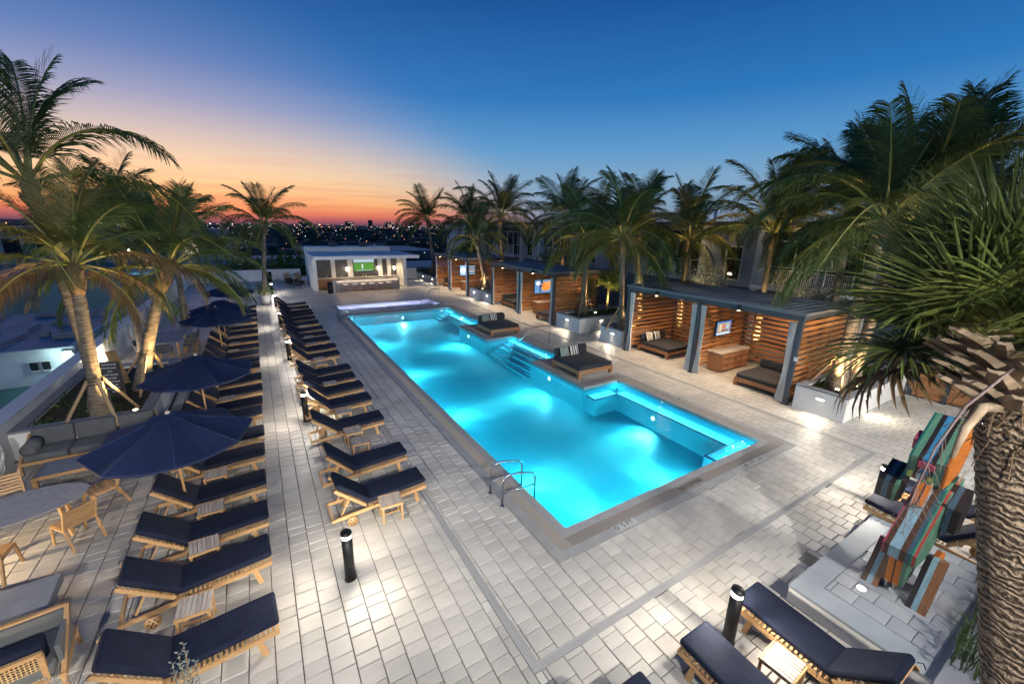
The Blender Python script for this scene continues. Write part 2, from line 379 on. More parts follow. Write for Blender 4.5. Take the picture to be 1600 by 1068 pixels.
holes = COPZ + [SPA, spa_band] + drains + [STAGE, (-6, 14.45, -3.05, 20.3)] + [(4.3, 42.0, 13.0, 48)]
peninsula = [(10.36 + E1, 11.35 + E1, 12.9, 15.1 - E1), (10.36 + E1, 19.5 + E1, 12.9, 23.2 - E1)]
PW, PA, PB = .326, .31, .21
pav = []
def paver_region(rect, hl, W=PW, A=PA, B=PB, shift=-.11, keep=None):
    res = []
    i0 = math.floor((rect[0] - .83) / W); i1 = math.ceil((rect[2] - .83) / W)
    for i in range(i0, i1):
        x0 = .83 + i * W; y = 5.69 + shift * i
        y -= math.ceil((y - rect[1]) / (A + B)) * (A + B)
        k = 0
        while y < rect[3]:
            L = A if k % 2 else B
            r = (max(x0, rect[0]), max(y, rect[1]), min(x0 + W, rect[2]), min(y + L, rect[3]))
            y += L; k += 1
            if r[2] - r[0] < .03 or r[3] - r[1] < .03: continue
            for q in sub_rects(r, hl):
                if q[2] - q[0] > .03 and q[3] - q[1] > .03: res.append(q)
    return res
pav = paver_region(DECK, holes)
def inview(x, y, z=0):
    p = Vector((x, y, z - 6)); d = p.dot(_fw)
    if d < .3: return 0
    u = p.dot(_rt) / d * 642 + 800; v = 534 - p.dot(_up) / d * 642
    if -60 < u < 1660 and -60 < v < 1128: return 1 / (p.length ** 2) * (6 / p.length)
    return 0
def pv(mb, q, z=0.0, g=.0065, t=.03, ch=.007, dz=0.0):
    x0, y0, x1, y1 = q[0] + g, q[1] + g, q[2] - g, q[3] - g
    zz = z + dz
    vs = [(x0, y0, zz - t), (x1, y0, zz - t), (x1, y1, zz - t), (x0, y1, zz - t), (x0, y0, zz - ch), (x1, y0, zz - ch), (x1, y1, zz - ch), (x0, y1, zz - ch),
          (x0 + ch, y0 + ch, zz), (x1 - ch, y0 + ch, zz), (x1 - ch, y1 - ch, zz), (x0 + ch, y1 - ch, zz)]
    fs = [(0, 1, 5, 4), (1, 2, 6, 5), (2, 3, 7, 6), (3, 0, 4, 7), (4, 5, 9, 8), (5, 6, 10, 9), (6, 7, 11, 10), (7, 4, 8, 11), (8, 9, 10, 11)]
    mb.add(vs, fs)
sc_pav = sorted(pav, key=lambda q: -inview((q[0] + q[2]) / 2, (q[1] + q[3]) / 2) * (q[2] - q[0]) * (q[3] - q[1]))
near_p, far_p = sc_pav[:295], sc_pav[295:]
PAVER1 = paver_mat('concrete_paver_single', (.42, .40, .36), (.50, .48, .435), 0.0)
# single pavers vary per object
n_, l_ = PAVER1.node_tree.nodes, PAVER1.node_tree.links
oi = n_.new('ShaderNodeObjectInfo'); mr = n_.new('ShaderNodeMapRange'); l_.new(oi.outputs['Random'], mr.inputs[0]); mr.inputs[3].default_value = .93; mr.inputs[4].default_value = 1.07
hs = n_.new('ShaderNodeHueSaturation'); b_ = n_['Principled BSDF']; s_ = b_.inputs['Base Color'].links[0].from_socket
l_.new(mr.outputs[0], hs.inputs['Value']); l_.new(s_, hs.inputs['Color']); l_.new(hs.outputs[0], b_.inputs['Base Color'])
for q in near_p:
    m_ = MB(); cx, cy = (q[0] + q[2]) / 2, (q[1] + q[3]) / 2
    pv(m_, (q[0] - cx, q[1] - cy, q[2] - cx, q[3] - cy), dz=rnd.uniform(-.0015, .0015))
    obj('paver', m_, PAVER1, deck, loc=(cx, cy, 0))
m_ = MB()
for q in far_p: pv(m_, q, dz=rnd.uniform(-.0015, .0015))
obj('paver_field', m_, PAVER, deck, kind='stuff')

# coping, grate, outer band around the pool
def ring(rects, e0, e1, keepout, z, t, mb, mi=0, step=None, clip=None):
    """cells of the union grown by e1, less the union grown by e0"""
    inner = [grow(r, e0) for r in rects]
    done = []
    for r in rects:
        for q in sub_rects(grow(r, e1), inner + done + keepout):
            mb.box(((q[0] + q[2]) / 2, (q[1] + q[3]) / 2, z - t / 2), (q[2] - q[0], q[3] - q[1], t), mi)
        done.append(grow(r, e1))
WR = [WATER[0], WATER[1], (10.30, 15.1, 12.1, 19.5), (10.30, 23.2, 12.2, 29.3)]
cop = MB(); ring(WR, 0, E1, [], .004, .12, cop); ring([SPA], 0, .35, [grow(r, E3) for r in WR], .004, .12, cop)
coping = obj('pool_coping', cop, COPE, kind='structure')
gut = MB(); ring(WR, E1, E2, [], -.02, .1, gut); obj('gutter', gut, GRATE_D, coping)
grt = MB()
def grate_bars(rects):
    inner = [grow(r, E1) for r in rects]; done = []
    for r in rects:
        for q in sub_rects(grow(r, E2), inner + done):
            wx, wy = q[2] - q[0], q[3] - q[1]
            if wx < .31 and wy > .31:
                y = q[1]
                while y < q[3] - .02: grt.box(((q[0] + q[2]) / 2, y + .011, -.008), (wx, .024, .02)); y += .042
            else:
                x = q[0]
                while x < q[2] - .02: grt.box((x + .011, (q[1] + q[3]) / 2, -.008), (.024, wy, .02)); x += .042
        done.append(grow(r, E2))
grate_bars(WR); gb = obj('grate_bars', grt, GRATE, coping, kind='stuff')
ob = MB(); ring(WR, E2, E3, [], .002, .1, ob); obj('outer_band', ob, COPE, coping)
# deck drains
for i, d in enumerate(drains):
    dm = MB(); vert = (d[3] - d[1]) > (d[2] - d[0])
    dm.box(((d[0] + d[2]) / 2, (d[1] + d[3]) / 2, -.025), (d[2] - d[0], d[3] - d[1], .04), 0)
    for s in (-1, 1):
        if vert: dm.box(((d[0] + d[2]) / 2 + s * (DR - .012), (d[1] + d[3]) / 2, -.004), (.022, d[3] - d[1], .02))
        else: dm.box(((d[0] + d[2]) / 2, (d[1] + d[3]) / 2 + s * (DR - .012), -.004), (d[2] - d[0], .022, .02))
    if vert:
        y = d[1]
        while y < min(d[3], 22): dm.box(((d[0] + d[2]) / 2, y + .008, -.008), (2 * DR - .05, .014, .016)); y += .032
    else:
        x = d[0]
        while x < d[2]: dm.box((x + .008, (d[1] + d[3]) / 2, -.008), (.014, 2 * DR - .05, .016)); x += .032
    o = obj('deck_drain', dm, [STEEL_D, JOINT], kind='structure')
dm = MB(); dm.box((8.32, 2.47, .002), (.36, .3, .008)); o = obj('drain_cover', dm, mat('drain_cover', (.10, .10, .09), .6), kind='structure')

# pool shell
def plaster(name, c):
    m = mat(name, c, .6)
    return m
SHELL = mat('pool_plaster', (.10, .64, .76), .5, c2=(.14, .69, .80), nscale=1.2)
TILE = mat('waterline_tile', (.07, .46, .58), .25)
TRIM = mat('step_edge_tile', (.01, .03, .10), .3)
WZ = -.07
pool = MB(); DEEP = -1.5
def floorz(y): return -1.12 + (y - 5.5) / 24 * .32
for r in WR[:2]:
    z0, z1 = floorz(r[1]), floorz(r[3])
    pool.add([(r[0], r[1], z0), (r[2], r[1], z0), (r[2], r[3], z1), (r[0], r[3], z1)], [(0, 1, 2, 3)])
pool.add([(10.36, 23.2, floorz(23.2)), (12.2, 23.2, floorz(23.2)), (12.2, 29.3, floorz(29.3)), (10.36, 29.3, floorz(29.3))], [(0, 1, 2, 3)])
outline = [(4.8, 5.52), (12.2, 5.52), (12.2, 11.35), (10.36, 11.35), (10.36, 15.1), (12.1, 15.1), (12.1, 19.5), (10.36, 19.5), (10.36, 23.2), (12.2, 23.2), (12.2, 29.3), (4.8, 29.3)]
for i in range(12):
    a, b = outline[i], outline[(i + 1) % 12]
    d = Vector((b[0] - a[0], b[1] - a[1])).normalized(); nx, ny = d.y, -d.x
    pool.add([(a[0], a[1], -1.7), (b[0], b[1], -1.7), (b[0], b[1], -.26), (a[0], a[1], -.26)], [(0, 1, 2, 3)])
    pool.add([(a[0], a[1], -.26), (b[0], b[1], -.26), (b[0], b[1], -.118), (a[0], a[1], -.118)], [(0, 1, 2, 3)], 1)
    0 and pool.box(((a[0] + b[0]) / 2 + nx * .12, (a[1] + b[1]) / 2 + ny * .12, -.95), (abs(b[0] - a[0]) + abs(nx) * .16, abs(b[1] - a[1]) + abs(ny) * .16, 1.55), 0)
shell = obj('pool_basin', pool, [SHELL, TILE], kind='structure')
def step(x0, y0, x1, y1, top, edges, name='pool_step'):
    s = MB(); s.box(((x0 + x1) / 2, (y0 + y1) / 2, (top - 1.72) / 2), (x1 - x0, y1 - y0, top + 1.72)); t = .045
    for e in edges:
        if e == 'W': s.box((x0 + t / 2 - .002, (y0 + y1) / 2, top - .012), (t, y1 - y0 + .004, .05), 1)
        if e == 'S': s.box(((x0 + x1) / 2, y0 + t / 2 - .002, top - .014), (x1 - x0 + .004, t, .05), 1)
        if e == 'N': s.box(((x0 + x1) / 2, y1 - t / 2 + .002, top - .016), (x1 - x0 + .004, t, .05), 1)
    return obj(name, s, [SHELL, TRIM], shell)
step(10.55, 5.53, 12.19, 6.2, -.34, 'WN', 'bench'); step(11.7, 6.2, 12.19, 10.9, -.342, 'W', 'bench'); step(10.5, 10.85, 11.7, 11.34, -.344, 'SW', 'bench')
for k in range(5): step(10.37 + .34 * k, 15.11, 10.37 + .34 * (k + 1) - .001, 19.49, -.82 + .14 * k, 'W')
step(11.7, 23.21, 12.19, 28.2, -.36, 'W', 'bench')
for k in range(4): step(11.0 + .3 * k, 28.2 + .001 * k, 11.0 + .3 * (k + 1) - .001, 29.29, -.72 + .15 * k, 'WS')
# water: tinted clear body with a reflecting surface
def water_mat(name, tint, bump=.04, sc_=3.0):
    m = bpy.data.materials.new(name); m.use_nodes = True; nt = m.node_tree; n, l = nt.nodes, nt.links; n.clear()
    o = n.new('ShaderNodeOutputMaterial'); mx = n.new('ShaderNodeMixShader'); t = n.new('ShaderNodeBsdfTransparent'); t.inputs[0].default_value = (*tint, 1)
    gl = n.new('ShaderNodeBsdfGlossy'); gl.inputs['Roughness'].default_value = .02; fr = n.new('ShaderNodeFresnel'); fr.inputs[0].default_value = 1.33
    tc = n.new('ShaderNodeTexCoord'); ns = n.new('ShaderNodeTexNoise'); ns.inputs['Scale'].default_value = sc_; ns.inputs['Detail'].default_value = 2; l.new(tc.outputs['Object'], ns.inputs[0])
    bu = n.new('ShaderNodeBump'); bu.inputs['Strength'].default_value = bump; bu.inputs['Distance'].default_value = .3; l.new(ns.outputs[0], bu.inputs['Height'])
    l.new(bu.outputs[0], gl.inputs['Normal']); l.new(bu.outputs[0], fr.inputs['Normal'])
    l.new(fr.outputs[0], mx.inputs[0]); l.new(t.outputs[0], mx.inputs[1]); l.new(gl.outputs[0], mx.inputs[2]); l.new(mx.outputs[0], o.inputs[0])
    return m
wm = MB()
for r in WR[:2] + [(10.36, 15.1, 12.1, 19.5), (10.36, 23.2, 12.2, 29.3)]:
    wm.add([(r[0], r[1], WZ), (r[2], r[1], WZ), (r[2], r[3], WZ), (r[0], r[3], WZ)], [(0, 1, 2, 3)])
obj('pool_water', wm, water_mat('pool_water', (.56, .93, 1.0), .10, 4.0), kind='structure')
# spa
sp = MB(); x0, y0, x1, y1 = SPA
sp.add([(x0, y0, -.75), (x1, y0, -.75), (x1, y1, -.75), (x0, y1, -.75)], [(0, 1, 2, 3)])
for a, b in (((x0, y0), (x1, y0)), ((x1, y0), (x1, y1)), ((x1, y1), (x0, y1)), ((x0, y1), (x0, y0))):
    sp.add([(*a, -.8), (*b, -.8), (*b, -.118), (*a, -.118)], [(0, 1, 2, 3)])
sp.box(((x0 + x1) / 2, y1 - .25, -.55), (x1 - x0, .5, .4)); sp.box((x1 - .3, (y0 + y1) / 2, -.5), (.58, y1 - y0 - .6, .4))
obj('spa_basin', sp, mat('spa_plaster', (.62, .62, .80), .5), kind='structure')
ws = MB(); ws.add([(x0, y0, WZ), (x1, y0, WZ), (x1, y1, WZ), (x0, y1, WZ)], [(0, 1, 2, 3)])
obj('spa_water', ws, water_mat('spa_water', (.86, .90, 1), .3, 8), kind='structure')
for x in (5.6, 7.6, 9.4, 11.2): lamp('POINT', 'spa_lamp', (x, 31.4, -.45), 16, (.68, .74, 1.0), .12)
# pool lamps (niche lights in the walls)
PC = (.20, .84, 1.0)
def pool_light(x, y, z, dx, dy, e, tgt=None):
    t = thing('pool_light', 'round glowing underwater lamp', 'pool light', (x, y, z))
    m_ = MB(); m_.tube([(0, 0, 0), (dx * .03, dy * .03, 0)], .07, 14); lens = obj('lens', m_, POOLL, t)
    m_ = MB(); m_.tube([(0, 0, 0), (dx * .02, dy * .02, 0)], .13, 14); obj('rim', m_, WHITEP, t)
    lamp('SPOT', 'pool_lamp', (dx * .08, dy * .08, 0), e, PC, .08, aim=(dx * 3.0, dy * 3.0, -1.5), spot=128, blend=1.0, parent=t)
    lamp('SPOT', 'pool_beam', (dx * .1, dy * .1, 0), e * .55, (.55, 1, .95), .05, aim=(dx * 1.5, dy * 1.5, -.62), spot=46, blend=.7, parent=t)
    return t
pls = [(4.8, 13.3, -.36, 1, 0, 'under the left pool edge beyond the near ladder'), (10.36, 13.6, -.36, -1, 0, 'in the wall below the nearer daybed'), (11.69, 9.0, -.62, -1, 0, 'in the front of the near right bench'),
       (4.8, 18.3, -.36, 1, 0, 'midway along the left pool edge'), (10.36, 21.8, -.36, -1, 0, 'in the wall below the farther daybed'), (12.19, 26.6, -.35, -1, 0, 'near the far right corner by the bench'),
       (4.8, 23.8, -.36, 1, 0, 'under the far left pool edge'), (4.8, 8.4, -.36, 1, 0, 'under the near left pool edge by the ladder'), (8.6, 29.3, -.5, 0, -1, 'in the far end wall'), (6.6, 5.52, -.36, 0, 1, 'added as unseen fill in the near end wall at the left'), (9.4, 5.52, -.36, 0, 1, 'added as unseen fill in the near end wall at the right')]  # the near end pair is unseen, added to brighten the pool
for x, y, z, dx, dy, s in pls:
    o = pool_light(x, y, z, dx, dy, 95)
    o['label'] = 'round underwater lamp ' + s; o['group'] = 'underwater pool lamps'
# cyan area lamps added under the coping lip for even pool light, no fixture
def strip(x0, y0, x1, y1, nx, ny, e):
    o = lamp('AREA', 'pool_fill_strip', ((x0 + x1) / 2 + nx * .02, (y0 + y1) / 2 + ny * .02, -.13), e, PC, size=(max(abs(x1 - x0), abs(y1 - y0)), .03))
    d = Vector((nx, ny, -.45)).normalized(); t_ = Vector((x1 - x0, y1 - y0, 0)).normalized(); z_ = -d; y_ = z_.cross(t_)
    m4 = Matrix((t_, y_, z_)).transposed().to_4x4(); m4.translation = o.location; o.matrix_world = m4
SPW = 9.5
for x0, y0, x1, y1, nx, ny in ((4.8, 5.6, 4.8, 29.2, 1, 0), (4.9, 5.52, 12.1, 5.52, 0, 1), (12.2, 5.6, 12.2, 11.3, -1, 0), (10.4, 11.35, 12.1, 11.35, 0, -1), (10.36, 11.4, 10.36, 15.0, -1, 0), (10.4, 15.1, 12.0, 15.1, 0, 1), (12.1, 15.2, 12.1, 19.4, -1, 0),
                               (10.4, 19.5, 12.0, 19.5, 0, -1), (10.36, 19.6, 10.36, 23.1, -1, 0), (10.4, 23.2, 12.1, 23.2, 0, 1), (12.2, 23.3, 12.2, 29.2, -1, 0), (4.9, 29.3, 12.1, 29.3, 0, -1)):
    strip(x0, y0, x1, y1, nx, ny, SPW * max(abs(x1 - x0), abs(y1 - y0)))

# depth lettering on the stone band
INK = mat('black_ink', (.015, .015, .015), .6)
def text(name, s, loc, size, rz, parent=None, m=INK, rx=0, ext=.001):
    c = bpy.data.curves.new(name, 'FONT'); c.body = s; c.size = size; c.align_x = 'CENTER'; c.align_y = 'CENTER'; c.extrude = ext; c.materials.append(m)
    o = bpy.data.objects.new(name, c); col.objects.link(o); o.location = loc; o.rotation_euler = (rx, 0, rz)
    if parent: o.parent = parent
    return o
for s, x, y, rz in (('5 FT', 5.95, 4.97, 0), ('3 FT 6 IN', 10.9, 4.97, 0), ('5 FT', 4.24, 11.7, -R(90)), ('3 FT 6 IN', 12.75, 9.2, R(90))):
    mk = MB(); wdt = .62 if len(s) < 6 else .95
    if rz == 0: mk.box((0, 0, 0), (wdt, .17, .006))
    else: mk.box((0, 0, 0), (.17, wdt, .006))
    p = obj('depth_marker', mk, mat('marker_tile', (.38, .38, .37), .5), coping, loc=(x, y, .006))
    text('lettering', s, (0.08 if rz == 0 else 0, .08 * (1 if rz > 0 else -1) if rz else 0, .004), .17, rz, p)
    rg = MB()
    ctr = (-wdt / 2 + .08, 0) if rz == 0 else (0, (-wdt / 2 + .08) * (1 if rz > 0 else -1))
    rg.tube([(ctr[0] + .055 * math.cos(a * math.pi / 8), ctr[1] + .055 * math.sin(a * math.pi / 8), .006) for a in range(17)], .006, 5)
    rg.tube([(ctr[0] - .04, ctr[1] + .04, .006), (ctr[0] + .04, ctr[1] - .04, .006)], .006, 5); obj('no_diving_symbol', rg, INK, p)
text('lettering', 'NO DIVING', (8.45, 5.18, .006), .17, 0, coping)

# stage
sx0, sy0, sx1, sy1 = STAGE; SH = .31
st = MB(); st.box(((sx0 + sx1) / 2, (sy0 + sy1) / 2, SH / 2 - .03), (sx1 - sx0 - .02, sy1 - sy0 - .02, SH - .04), 0)
stage = obj('stage', st, STUCCO, kind='structure')
bd = MB()
for q in sub_rects(STAGE, [(sx0 + .43, .55, sx1 - .0, sy1 - .34)]):
    bd.box(((q[0] + q[2]) / 2, (q[1] + q[3]) / 2, SH - .02), (q[2] - q[0], q[3] - q[1], .05))
obj('border_slab', bd, mat('stage_slab', (.25, .28, .30), .55, c2=(.31, .34, .36), nscale=2, bump=.1), stage)
for q in paver_region((sx0 + .43, .55, sx1, sy1 - .34), [], .33, .42, .30, -.17):
    m_ = MB(); cx, cy = (q[0] + q[2]) / 2, (q[1] + q[3]) / 2
    pv(m_, (q[0] - cx, q[1] - cy, q[2] - cx, q[3] - cy), g=.004, t=.05); obj('stage_paver', m_, PAVER_S, stage, loc=(cx, cy, SH))
m_ = MB(); m_.box((8.7, .2, .25), (4.0, .55, .5)); o = tag(obj('planter_box', m_, CAPST), 'low slate planter edge behind the stage with grass tufts', 'planter')
m_ = MB()
for k in range(650):
    x, y = rnd.uniform(7.2, 10.4), rnd.uniform(-.1, .75); a = rnd.uniform(0, 6.28); ln = rnd.uniform(.25, .6); b = rnd.uniform(.15, .5)
    if y > .48 and rnd.random() < .7: y = rnd.uniform(.0, .45)
    p0 = Vector((x, min(y, .46), .5)); d = Vector((math.cos(a), math.sin(a), 0))
    p1 = p0 + d * ln * b * .5 + Vector((0, 0, ln * .7)); p2 = p0 + d * ln * b * 1.6 + Vector((0, 0, ln * .8)); s = Vector((-d.y, d.x, 0)) * .006
    m_.add([p0 - s, p0 + s, p1 + s, p1 - s, p2], [(0, 1, 2, 3), (3, 2, 4)])
obj('grass', m_, GRASSM, kind='stuff')
m_ = MB(); m_.cyl((7.95, 1.62, SH + .001), .06, .008, 16); o = tag(obj('inground_light', m_, em('inground_lens', (1, .8, .6), 9)), 'small round lit uplight set flush in the stage tiles', 'light')
exec_after = []

# ------------------------------------------------------------------ parapets
def wall(name, label, x0, y0, x1, y1, h, m=STUCCO, cap=True, z=0):
    t = thing(name, label, 'wall', ((x0 + x1) / 2, (y0 + y1) / 2, z))
    m_ = MB(); m_.box((0, 0, h / 2), (x1 - x0, y1 - y0, h)); obj('wall', m_, m, t)
    if cap:
        m_ = MB(); m_.box((0, 0, h + .025), (x1 - x0 + .04, y1 - y0 + .04, .05)); obj('cap', m_, PARCAP, t)
    return t
wall('parapet_wall', 'long white parapet wall with pale cap along the lounge terrace', -6.33, 2.0, -5.93, 55.2, 1.02)
wall('parapet_wall', 'far white parapet wall behind the dining area left of the bar', -5.92, 52.0, 4.0, 52.3, 1.1)
wall('parapet_wall', 'far white parapet wall between the bar and the long planter', 13.1, 48.2, 16.1, 48.5, 1.15)
m_ = MB(); m_.box((9, 26.6, -7.05), (30.3, 57.4, 10.3)); o = obj('podium', m_, STUCCO, kind='structure')

# ------------------------------------------------------------------ planters
shrub_protos = {}
def leaves(mb, c, r, n, size, flat=.5, seed=0):
    q = random.Random(seed)
    for _ in range(n):
        while True:
            p = Vector((q.uniform(-1, 1), q.uniform(-1, 1), q.uniform(-.2, 1)))
            if p.length <= 1: break
        p = Vector((p.x * r[0], p.y * r[1], p.z * r[2])) + Vector(c)
        n1 = Vector((q.uniform(-1, 1), q.uniform(-1, 1), q.uniform(-.3, 1))).normalized(); a = n1.orthogonal().normalized(); b = n1.cross(a)
        an = q.uniform(0, 6.28); d = a * math.cos(an) + b * math.sin(an); e = n1.cross(d); s = size * q.uniform(.6, 1.3)
        mb.add([p, p + d * s * .5 + e * s * .22, p + d * s, p + d * s * .5 - e * s * .22], [(0, 1, 2, 3)])
def cover(x0, y0, x1, y1, z, n, size=.07, h=.34, seed=3):
    m_ = MB(); q = random.Random(seed)
    k = max(1, int((x1 - x0) * (y1 - y0) * 2.2))
    for i in range(k):
        r = q.uniform(.2, .42); leaves(m_, (q.uniform(x0 + .12, x1 - .12), q.uniform(y0 + .12, y1 - .12), z), (r, r, q.uniform(.5, 1.2) * h), max(8, n // k), size, seed=q.randint(0, 9999))
    o = obj('ground_cover', m_, SHRUB, kind='stuff'); return o
def step_light(parent, x, y, z, dx, dy, ln=.22, e=26, h=.09):
    m_ = MB(); tx, ty = abs(dy), abs(dx)
    m_.box((x + dx * .006, y + dy * .006, z), (tx * ln + abs(dx) * .012, ty * ln + abs(dy) * .012, .032)); o = obj('step_light', m_, STEPL, parent)
    m_ = MB(); m_.box((x + dx * .02, y + dy * .02, z + .035), (tx * (ln + .03) + abs(dx) * .04, ty * (ln + .03) + abs(dy) * .04, .012)); obj('light_hood', m_, CAPST, parent)
    lamp('SPOT', 'step_lamp', (x + dx * .05, y + dy * .05, z - .01), e, (1, .88, .68), .06, aim=(x + dx * .75, y + dy * .75, 0 if not parent else -parent.location.z), spot=140, blend=1, parent=parent)
def planter(label, x0, y0, x1, y1, h, faces='WS', lights=(), t=.16, n=1500, cov=True, sz=.07):
    p = thing('planter', label, 'planter', (0, 0, 0))
    rects = sub_rects((x0, y0, x1, y1), [(x0 + t, y0 + t, x1 - t, y1 - t)])
    a = MB(); b = MB(); b.box(((x0 + x1) / 2, (y0 + y1) / 2, (h - .15) / 2), (x1 - x0 - 2 * t, y1 - y0 - 2 * t, h - .15))
    for q in rects:
        a.box(((q[0] + q[2]) / 2, (q[1] + q[3]) / 2, (h - .05) / 2), (q[2] - q[0], q[3] - q[1], h - .05))
    c = MB()
    for q in sub_rects((x0 - .012, y0 - .012, x1 + .012, y1 + .012), [(x0 + t + .05, y0 + t + .05, x1 - t - .05, y1 - t - .05)]):
        c.box(((q[0] + q[2]) / 2, (q[1] + q[3]) / 2, h - .02), (q[2] - q[0], q[3] - q[1], .06))
    obj('wall', a, STUCCO, p); obj('soil', b, SOIL, p); obj('capstone', c, CAPST, p)
    for (x, y, dx, dy) in lights: step_light(p, x, y, h - .3, dx, dy)
    if cov: cover(x0 + t, y0 + t, x1 - t, y1 - t, h - .15, n, sz, seed=int(x0 * 10 + y0 * 7))
    return p
P1 = planter('low grey topped planter behind the grey sofa with braced palms and sign', -5.92, 14.55, -3.12, 20.2, .78, t=.2, n=2600)
P3 = planter('white planter right of the nearest cabana with uplit palm trunks', 15.78, 4.8, 21.3, 6.35, .88, lights=((15.78, 5.55, -1, 0), (17.4, 4.8, 0, -1)), n=5000, sz=.08)
P2b = planter('small white planter box against the left post of the nearest cabana', 15.85, 14.75, 18.9, 16.35, .92, lights=((15.85, 15.45, -1, 0),), n=2200)
P2a = planter('large white planter between the nearest and middle cabanas', 15.85, 18.15, 21.0, 20.4, .92, lights=((15.85, 19.3, -1, 0), (17.6, 18.15, 0, -1)), n=3600)
cover(18.9, 14.8, 22.6, 18.1, .5, 2500, .09, .5, seed=77)
P1b = planter('small white planter box against the left post of the middle cabana', 15.85, 29.1, 18.6, 30.5, .85, lights=((15.85, 29.8, -1, 0),), n=900)
P1a = planter('white planter between the middle and farthest cabanas holding a lit leaning palm', 15.85, 31.3, 20.5, 33.0, .85, lights=((15.85, 32.2, -1, 0),), n=1400)
P0 = planter('long low white planter with a row of step lights left of the farthest cabana', 16.1, 41.3, 19.5, 52.0, .75, lights=((16.1, 43.0, -1, 0), (16.1, 45.9, -1, 0), (16.1, 49.0, -1, 0)), n=2600, sz=.12)

# ------------------------------------------------------------------ cabanas
def slat_wall(parent, a, b, z0, z1, n, th=.03, fill=.62):
    a, b = Vector(a), Vector(b); L = (b - a).length; ang = math.atan2(b.y - a.y, b.x - a.x); p = (z1 - z0) / n
    me = None
    for k in range(n):
        if me is None:
            m_ = MB(); m_.box((0, 0, 0), (L, th, p * fill)); me = m_.mesh('slat', SLATW)
        c = (a + b) / 2
        o = put('slat', me, parent, (c.x, c.y, z0 + p * (k + .5)), ang + rnd.uniform(-.002, .002))
CX0, CX1, CH = 15.8, 19.5, 3.3
ROOFD = mat('roof_slat', (.13, .16, .20), .5, 0, c2=(.16, .19, .23), nscale=3, jitter=.08)
def cabana(label, ys, tvside, dark=False):
    y0, ym, y1 = ys
    t = thing('cabana', label, 'cabana', (0, 0, 0))
    for (x, y) in ((CX0, y0), (CX0, ym), (CX0, y1), (CX1, y0), (CX1, y1), (CX1, ym)):
        m_ = MB(); m_.box((x, y, (CH - .2) / 2), (.15, .15, CH - .2)); m_.box((x, y, .02), (.2, .2, .04)); obj('post', m_, DGREY, t)
    for a, b, nm in (((CX0, y0 - .1), (CX0, y1 + .1), 'front_beam'), ((CX1, y0 - .1), (CX1, y1 + .1), 'rear_beam')):
        m_ = MB(); m_.box((a[0], (a[1] + b[1]) / 2, CH - .1), (.16, b[1] - a[1], .2)); obj(nm, m_, DGREY, t)
    for y in (y0, ym, y1):
        m_ = MB(); m_.box(((CX0 + CX1) / 2, y, CH - .1), (CX1 - CX0 - .165, .12, .18)); obj('side_beam', m_, DGREY, t)
    m_ = MB(); m_.box((CX0 - .11, (y0 + y1) / 2, CH + .035), (.05, y1 - y0 + .3, .09)); m_.box((CX1 + .11, (y0 + y1) / 2, CH + .035), (.05, y1 - y0 + .3, .09))
    m_.box(((CX0 + CX1) / 2, y0 - .14, CH + .035), (CX1 - CX0 + .17, .05, .09)); m_.box(((CX0 + CX1) / 2, y1 + .14, CH + .035), (CX1 - CX0 + .17, .05, .09)); obj('roof_trim', m_, BEAMG, t)
    n = 24; me = None
    for k in range(n):
        if me is None:
            q = MB(); q.box((0, 0, 0), (CX1 - CX0 + .15, (y1 - y0 + .2) / n * .72, .035)); me = q.mesh('roof_slat', ROOFD)
        put('roof_slat', me, t, ((CX0 + CX1) / 2, y0 - .1 + (y1 - y0 + .2) * (k + .5) / n, CH + .03))
    m_ = MB(); m_.box(((CX0 + CX1) / 2, (y0 + y1) / 2, CH - .012), (CX1 - CX0 - .2, y1 - y0 - .2, .012)); obj('roof_sheet', m_, BLACKM, t)
    slat_wall(t, (CX1 - .1, y0 + .08, 0), (CX1 - .1, ym - .07, 0), .18, CH - .25, 14)
    slat_wall(t, (CX1 - .1, ym + .07, 0), (CX1 - .1, y1 - .08, 0), .18, CH - .25, 14)
    for y in (y0, ym, y1):
        slat_wall(t, (CX0 + .09, y, 0), (CX1 - .08, y, 0), .18, CH - .25, 14)
    # downlights on the beam and inside the bays
    for y in ((y0 + ym) / 2 + .2, (ym + y1) / 2 + .2):
        f = MB(); f.cyl((CX0 - .16, y, CH - .2), .06, .2, 14); f.box((CX0 - .11, y, CH - .08), (.08, .05, .05)); fx = obj('beam_light', f, BLACKM, t)
        f = MB(); f.cyl((CX0 - .16, y, CH - .212), .045, .01, 14); obj('lens', f, DOWNL, fx)
        lamp('SPOT', 'beam_lamp', (CX0 - .16, y, CH - .24), 95, (1, .80, .55), .05, aim=(CX0 - .3, y, 0), spot=120, blend=1, parent=t)
    for ya, yb in ((y0, ym), (ym, y1)):
        for xx in (CX0 + 1.1, CX0 + 2.6):
            f = MB(); f.cyl((xx, (ya + yb) / 2, CH - .03), .06, .02, 14); fx = obj('ceiling_light', f, BLACKM, t)
            f = MB(); f.cyl((xx, (ya + yb) / 2, CH - .042), .045, .01, 14); obj('lens', f, DOWNL, fx)
            lamp('SPOT', 'ceiling_lamp', (xx, (ya + yb) / 2, CH - .06), 70, (1, .62, .32), .05, aim=(xx, (ya + yb) / 2, 0), spot=150, blend=1, parent=t)
    return t
c3 = cabana('nearest cabana of cedar slats and charcoal frame with two bays', (6.6, 10.5, 14.42), 0)
c2 = cabana('middle cabana of cedar slats with a colourful picture on its screen', (20.7, 24.72, 28.8), 0)
c1 = cabana('farthest cabana of cedar slats near the end of the spa', (33.3, 37.3, 41.0), 0)
m_ = MB(); m_.box((CX0 - .08, 6.5, 1.75), (.012, .14, .14)); obj('notice_plate', m_, WHITEP, c3)
